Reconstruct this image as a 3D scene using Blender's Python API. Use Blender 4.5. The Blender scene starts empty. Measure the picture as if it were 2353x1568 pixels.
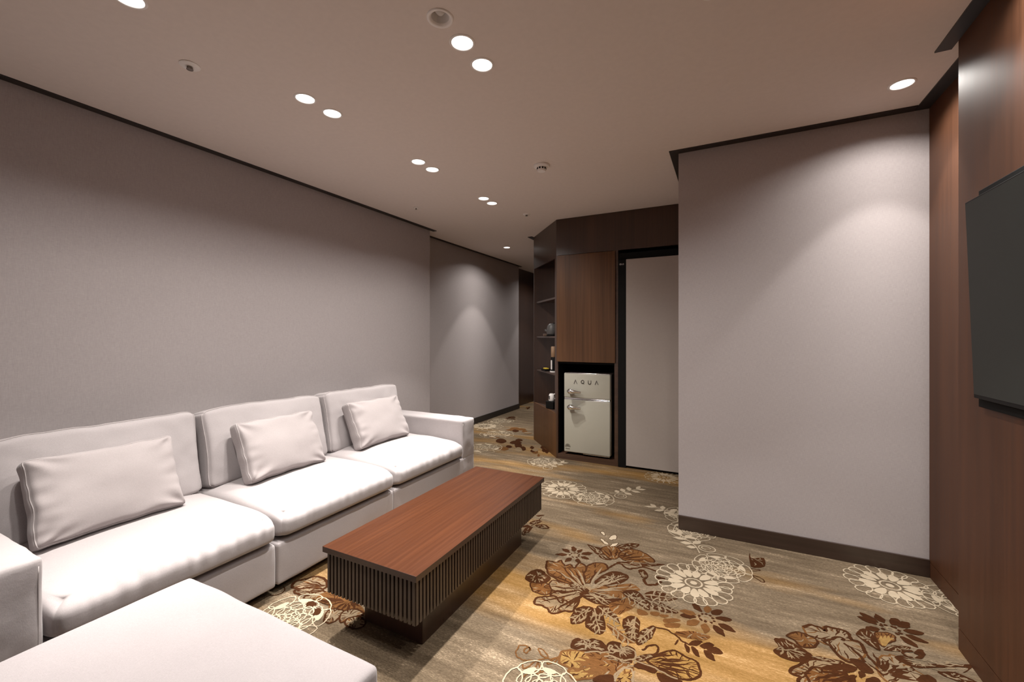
# Hotel suite living room, built from the photograph
LENS = 14.0
POWER = 480.0
PW = {8: 1.6, 9: 1.4, 10: 1.4, 11: 1.0, 12: 1.3, 13: .25, 14: 1.1, 15: .6}
PROFILE = [(0, .72), (6, .64), (12, .45), (18, .30), (24, .21), (30, .16), (33, .135), (36, .07), (45, .052), (55, .038), (63, .017), (72, 0)]
VT = 'Standard'
LOOK = 'None'
EXPO = -1.25
GAM = 1.12
import bpy, bmesh, math, random
from mathutils import Vector, Matrix, noise, geometry
random.seed(7)
PI = math.pi
SC = bpy.context.scene
COL = SC.collection
CH = 2.43                      # ceiling height

# ------------------------------------------------------------------ helpers
def link(name, bm, mats, parent=None, smooth=False, angle=None):
    """write a bmesh (in world metres) as one mesh object; children are stored relative to their parent"""
    me = bpy.data.meshes.new(name)
    if parent is not None:
        off = Vector((0, 0, 0)); p = parent
        while p is not None:
            off += p.location; p = p.parent
        for v in bm.verts: v.co -= off
    bm.normal_update()
    bm.to_mesh(me); bm.free()
    for m in (mats if isinstance(mats, (list, tuple)) else [mats]): me.materials.append(m)
    if smooth:
        for p in me.polygons: p.use_smooth = True
    if angle is not None:
        me.set_sharp_from_angle(angle=math.radians(angle))
    o = bpy.data.objects.new(name, me); COL.objects.link(o)
    if parent is not None: o.parent = parent
    return o

def tag(o, label, cat=None, group=None, kind=None):
    if label: o['label'] = label
    if cat: o['category'] = cat
    if group: o['group'] = group
    if kind: o['kind'] = kind
    return o

def thing(name, label, cat, loc, group=None):
    o = bpy.data.objects.new(name, None); COL.objects.link(o); o.location = loc
    o.empty_display_size = .1
    return tag(o, label, cat, group)

def struct(name, bm, mats, smooth=False):
    o = link(name, bm, mats, None, smooth); o['kind'] = 'structure'; return o

def dup(root, loc, label, group=None):
    r = root.copy(); COL.objects.link(r); r.location = loc; r['label'] = label
    if group: r['group'] = group
    for ch in list(root.children):
        c = ch.copy(); COL.objects.link(c); c.parent = r
        for g in list(ch.children):
            d = g.copy(); COL.objects.link(d); d.parent = c
    return r

def box(bm, x0, x1, y0, y1, z0, z1, bevel=0.0, seg=2):
    vs = [bm.verts.new((x, y, z)) for x in (x0, x1) for y in (y0, y1) for z in (z0, z1)]
    idx = [(0, 1, 3, 2), (4, 6, 7, 5), (0, 4, 5, 1), (2, 3, 7, 6), (0, 2, 6, 4), (1, 5, 7, 3)]
    fs = [bm.faces.new([vs[i] for i in f]) for f in idx]
    if bevel:
        es = set(e for f in fs for e in f.edges)
        bmesh.ops.bevel(bm, geom=list(es), offset=bevel, segments=seg, profile=.5, affect='EDGES')
    return bm

def B(*a, **k): return box(bmesh.new(), *a, **k)

def prism(bm, pts, z0, z1, mat=0):
    lo = [bm.verts.new((x, y, z0)) for x, y in pts]; hi = [bm.verts.new((x, y, z1)) for x, y in pts]
    n = len(pts)
    fs = [bm.faces.new(lo[::-1]), bm.faces.new(hi)]
    for i in range(n): fs.append(bm.faces.new((lo[i], lo[(i+1) % n], hi[(i+1) % n], hi[i])))
    for f in fs: f.material_index = mat
    bmesh.ops.recalc_face_normals(bm, faces=fs)
    return bm

def quad(bm, a, b, c, d, mat=0):
    f = bm.faces.new([bm.verts.new(p) for p in (a, b, c, d)]); f.material_index = mat; return f

def lathe(bm, prof, c=(0, 0, 0), n=32, axis='z', flip=False):
    rings = []
    for r, h in prof:
        ring = []
        for k in range(n):
            a = 2*PI*k/n; p = (r*math.cos(a), r*math.sin(a), h)
            if axis == 'y': p = (p[0], -p[2], p[1])     # h points towards -y
            ring.append(bm.verts.new((p[0]+c[0], p[1]+c[1], p[2]+c[2])))
        rings.append(ring)
    fs = []
    for a, b in zip(rings, rings[1:]):
        for k in range(n): fs.append(bm.faces.new((a[k], a[(k+1) % n], b[(k+1) % n], b[k])))
    fs.append(bm.faces.new(rings[0])); fs.append(bm.faces.new(rings[-1]))
    bmesh.ops.recalc_face_normals(bm, faces=fs)
    return bm

def tube(bm, pts, r, n=6, closed=False):
    pts = [Vector(p) for p in pts]; N = len(pts); rings = []
    up = Vector((0.13, 0.21, 1)).normalized()
    for i, p in enumerate(pts):
        a = pts[(i-1) % N] if (closed or i > 0) else p
        b = pts[(i+1) % N] if (closed or i < N-1) else p
        t = (b-a).normalized(); s = t.cross(up)
        if s.length < 1e-4: s = t.cross(Vector((1, 0, 0)))
        s.normalize(); u = s.cross(t)
        rr = r[i] if isinstance(r, (list, tuple)) else r
        rings.append([bm.verts.new(p + s*rr*math.cos(2*PI*k/n) + u*rr*math.sin(2*PI*k/n)) for k in range(n)])
    for i in range(N if closed else N-1):
        a, b = rings[i], rings[(i+1) % N]
        for k in range(n): bm.faces.new((a[k], a[(k+1) % n], b[(k+1) % n], b[k]))
    if not closed:
        bm.faces.new(rings[0][::-1]); bm.faces.new(rings[-1])
    bmesh.ops.recalc_face_normals(bm, faces=bm.faces[:])
    return bm

# ------------------------------------------------------------------ materials
class NT:
    def __init__(self, name):
        self.m = bpy.data.materials.new(name); self.m.use_nodes = True
        self.t = self.m.node_tree; self.b = self.t.nodes['Principled BSDF']
        self.tc = self.t.nodes.new('ShaderNodeTexCoord')
    def n(self, typ, **kw):
        nd = self.t.nodes.new(typ)
        for k, v in kw.items(): setattr(nd, k, v)
        return nd
    def l(self, a, b): self.t.links.new(a, b)
    def mapping(self, scale, rot=(0, 0, 0), src='Object', loc=(0, 0, 0)):
        mp = self.n('ShaderNodeMapping'); mp.inputs['Scale'].default_value = scale
        mp.inputs['Rotation'].default_value = rot; mp.inputs['Location'].default_value = loc
        self.l(self.tc.outputs[src], mp.inputs['Vector']); return mp.outputs['Vector']
    def noise(self, vec, scale, detail=2, rough=.5):
        nd = self.n('ShaderNodeTexNoise'); nd.inputs['Scale'].default_value = scale
        nd.inputs['Detail'].default_value = detail; nd.inputs['Roughness'].default_value = rough
        self.l(vec, nd.inputs['Vector']); return nd.outputs['Fac']
    def ramp(self, fac, stops):
        r = self.n('ShaderNodeValToRGB'); e = r.color_ramp.elements
        while len(e) < len(stops): e.new(.5)
        for el, (p, c) in zip(e, stops):
            el.position = p; el.color = (c[0], c[1], c[2], 1) if isinstance(c, (tuple, list)) else (c, c, c, 1)
        self.l(fac, r.inputs['Fac']); return r.outputs['Color']
    def mix(self, fac, a, b, mode='MIX'):
        m = self.n('ShaderNodeMix', data_type='RGBA', blend_type=mode)
        for s, v in ((m.inputs[0], fac), (m.inputs[6], a), (m.inputs[7], b)):
            if isinstance(v, (int, float)): s.default_value = v
            elif isinstance(v, tuple): s.default_value = (v[0], v[1], v[2], 1)
            else: self.l(v, s)
        return m.outputs[2]
    def math(self, op, a, b=0.5):
        m = self.n('ShaderNodeMath', operation=op)
        for s, v in ((m.inputs[0], a), (m.inputs[1], b)):
            if isinstance(v, (int, float)): s.default_value = v
            else: self.l(v, s)
        return m.outputs[0]
    def bump(self, h, strength, dist=.002):
        b = self.n('ShaderNodeBump'); b.inputs['Strength'].default_value = strength
        b.inputs['Distance'].default_value = dist
        self.l(h, b.inputs['Height']); self.l(b.outputs['Normal'], self.b.inputs['Normal'])
    def set(self, color=None, rough=None, metal=None, spec=None, coat=None, sheen=None):
        if color is not None:
            if isinstance(color, tuple): self.b.inputs['Base Color'].default_value = (*color, 1)
            else: self.l(color, self.b.inputs['Base Color'])
        for k, v in (('Roughness', rough), ('Metallic', metal), ('Specular IOR Level', spec), ('Coat Weight', coat), ('Sheen Weight', sheen)):
            if v is not None:
                if isinstance(v, (int, float)): self.b.inputs[k].default_value = v
                else: self.l(v, self.b.inputs[k])
        return self.m

def plain(name, col, rough=.5, metal=0, spec=.5, var=.06):
    t = NT(name)
    f = t.noise(t.mapping((1, 1, 1)), 40, 3)
    a = tuple(c*(1-var) for c in col); b = tuple(min(1, c*(1+var)) for c in col)
    return t.set(t.ramp(f, [(.3, a), (.7, b)]), rough, metal, spec)

def wallpaper(name, col):
    t = NT(name)
    h = t.noise(t.mapping((60, 60, 900)), 1, 2)
    v = t.noise(t.mapping((800, 800, 40)), 1, 2)
    w = t.math('ADD', t.math('MULTIPLY', h, .5), t.math('MULTIPLY', v, .5))
    big = t.noise(t.mapping((1, 1, 1)), .7, 2)
    c = t.ramp(w, [(.32, tuple(x*.84 for x in col)), (.68, tuple(x*1.14 for x in col))])
    c = t.mix(.12, c, t.ramp(big, [(.3, tuple(x*.8 for x in col)), (.7, tuple(x*1.2 for x in col))]))
    t.bump(w, .25, .0015)
    return t.set(c, .85, spec=.2)

def wood(name, dark, light, axis='z', rough=.3, scale=1.0, coat=.15, spec=.5):
    t = NT(name)
    k = {'z': (70, 70, 1.4), 'y': (70, 1.4, 70), 'x': (1.4, 70, 70)}[axis]
    k2 = {'z': (9, 9, .35), 'y': (9, .35, 9), 'x': (.35, 9, 9)}[axis]
    g = t.noise(t.mapping(tuple(q*scale for q in k)), 1, 5, .6)
    h = t.noise(t.mapping(tuple(q*scale for q in k2)), 1, 3, .5)
    f = t.math('ADD', t.math('MULTIPLY', g, .55), t.math('MULTIPLY', h, .45))
    c = t.ramp(f, [(.3, dark), (.52, tuple((a+b)/2 for a, b in zip(dark, light))), (.72, light)])
    r = t.math('ADD', t.math('MULTIPLY', g, .12), rough-.06)
    t.bump(g, .05, .0006)
    m = t.set(c, r, spec=spec, coat=coat)
    t.b.inputs['Coat Roughness'].default_value = rough*.9
    return m

def fabric(name, col, sheen=.15):
    t = NT(name)
    a = t.noise(t.mapping((900, 160, 900)), 1, 2); b = t.noise(t.mapping((160, 900, 160)), 1, 2)
    w = t.math('ADD', t.math('MULTIPLY', a, .5), t.math('MULTIPLY', b, .5))
    big = t.noise(t.mapping((1, 1, 1)), 9, 3)
    c = t.ramp(w, [(.3, tuple(x*.86 for x in col)), (.7, tuple(min(1, x*1.1) for x in col))])
    c = t.mix(.10, c, t.ramp(big, [(.35, tuple(x*.85 for x in col)), (.65, tuple(min(1, x*1.12) for x in col))]))
    hh = t.math('ADD', t.math('MULTIPLY', w, .3), t.math('MULTIPLY', t.noise(t.mapping((1, 1, 1)), 28, 3), .7))
    t.bump(hh, .22, .004)
    return t.set(c, .9, spec=.15, sheen=sheen)

def carpet(name, stops, gold, goldamt):
    t = NT(name)
    streak = t.noise(t.mapping((2.2, 17, 1), rot=(0, 0, .02)), 1, 5, .70)
    fine = t.noise(t.mapping((75, 250, 1)), 1, 3, .75)
    pile = t.noise(t.mapping((420, 420, 1)), 1, 2, .7)
    f = t.math('ADD', t.math('MULTIPLY', streak, .45), t.math('ADD', t.math('MULTIPLY', fine, .45), t.math('MULTIPLY', pile, .10)))
    c = t.ramp(f, stops)
    band = t.noise(t.mapping((.55, 2.3, 1), loc=(GOLD_OFF[0], GOLD_OFF[1], 0)), 1, 3, .55)
    sy = t.n('ShaderNodeSeparateXYZ'); t.l(t.tc.outputs['Object'], sy.inputs[0])
    wv = t.math('COSINE', t.math('MULTIPLY', t.math('SUBTRACT', sy.outputs['Y'], 1.6), 2*PI/2.65))
    band = t.math('ADD', band, t.math('MULTIPLY', wv, .10))
    band = t.math('MULTIPLY', t.ramp(band, [(.50, 0.0), (.68, 1.0)]), goldamt)
    gc = t.mix(.55, c, gold)
    gc = t.mix(1.0, gc, t.ramp(f, [(.32, .55), (.66, 1.35)]), 'MULTIPLY')
    c = t.mix(band, c, gc)
    t.bump(t.math('ADD', t.math('MULTIPLY', pile, .5), t.math('MULTIPLY', fine, .5)), .55, .004)
    return t.set(c, .95, spec=.03)

GOLD_OFF = (3.1, 0.35)
M_WALL = wallpaper('textile_wallpaper', (.388, .347, .346))
M_CEIL = plain('matt_ceiling_paint', (.72, .635, .58), .9, spec=.1, var=.02)
M_STRIP = plain('slot_shade_and_baseboard', (.012, .009, .008), .5)  # painted shade of the ceiling slots; also the far baseboards' own dark colour
M_BASE = wood('dark_baseboard_wood', (.018, .010, .007), (.040, .022, .016), 'x', .35)
M_WOOD = wood('mahogany_panel', (.042, .0165, .0082), (.084, .0325, .0155), 'z', .50, coat=.0, spec=.16)
M_DKWOOD = wood('dark_walnut_panel', (.016, .007, .004), (.050, .021, .011), 'z', .35)
M_DOORWD = wood('walnut_cabinet_door', (.042, .0165, .0055), (.112, .0460, .0160), 'z', .45, coat=.0, spec=.3)
M_SHELF = wood('shelf_wood', (.022, .010, .006), (.070, .033, .019), 'x', .4)
M_TOP = wood('table_top_wood', (.025, .0062, .0018), (.058, .0158, .0042), 'y', .36, coat=.0, spec=.12)
M_TEDGE = wood('table_edge_wood', (.022, .010, .006), (.045, .022, .014), 'y', .4)
M_SLAT = wood('table_slat_wood', (.026, .016, .011), (.058, .038, .027), 'z', .45, coat=0)
M_TBASE = wood('table_plinth_wood', (.014, .006, .004), (.045, .020, .012), 'z', .35)
M_SOFA = fabric('pale_sofa_fabric', (.335, .303, .304))
M_OTT = fabric('pale_ottoman_fabric', (.305, .276, .280))
M_PIL = fabric('pale_pillow_fabric', (.30, .266, .264))
M_PIPE = plain('pale_piping', (.36, .325, .322), .85, spec=.1)
M_BLACK = plain('black_satin', (.005, .005, .005), .55, spec=.10)
M_GAP = plain('black_gap', (.003, .003, .003), .8, spec=.1)
M_SCREEN = plain('television_screen', (.024, .026, .024), .5, spec=.10, var=.02)
M_CHROME = plain('chrome', (.75, .74, .72), .12, 1.0, var=.01)
M_FRIDGE = plain('cream_enamel', (.38, .365, .30), .28, spec=.5, var=.01)
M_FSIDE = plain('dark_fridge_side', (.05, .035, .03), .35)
M_STYL = plain('pale_glass_door', (.36, .315, .285), .35, spec=.4, var=.02)
M_WHITE = plain('white_plastic', (.84, .80, .77), .45, var=.02)
M_GREYP = plain('grey_plastic', (.075, .072, .07), .5)
M_LETTER = plain('grey_lettering', (.12, .11, .10), .3, .6)
M_GREYT = plain('pale_grey_lettering', (.55, .53, .50), .5)
M_TAN = plain('tan_wood_cap', (.34, .20, .11), .5)
M_YELLOW = plain('yellow_packet', (.75, .52, .03), .5)
M_BROWNL = plain('brown_leather', (.10, .06, .04), .5)
M_CONE = plain('grey_reflector', (.60, .57, .54), .45, 0, var=.02)
M_STEEL = plain('sprinkler_metal', (.20, .17, .15), .35, .8)

t = NT('lit_lens'); t.b.inputs['Base Color'].default_value = (.9, .9, .9, 1)
t.b.inputs['Emission Color'].default_value = (1, .95, .90, 1); t.b.inputs['Emission Strength'].default_value = LENS
M_LENS = t.m

STOPS = [(.36, (.043, .029, .017)), (.48, (.081, .058, .036)), (.56, (.124, .090, .057)), (.67, (.38, .285, .188))]
M_CARPET = carpet('streaked_carpet', STOPS, (.26, .122, .018), .95)
def inlay(name, col, lo=.5, hi=1.55):
    return carpet(name, [(.34, tuple(c*lo for c in col)), (.66, tuple(c*hi for c in col))], tuple(c*g for c, g in zip(col, (1.25, .95, .5))), .5)
M_IN = {'D': inlay('dark_brown_pile', (.024, .0080, .0028)), 'M': inlay('mid_brown_pile', (.072, .030, .0095)),
        'T': inlay('tan_pile', (.120, .086, .052)), 'C': inlay('cream_pile', (.30, .24, .165), .85, 1.15),
        'G': inlay('gold_pile', (.150, .085, .026))}

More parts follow.
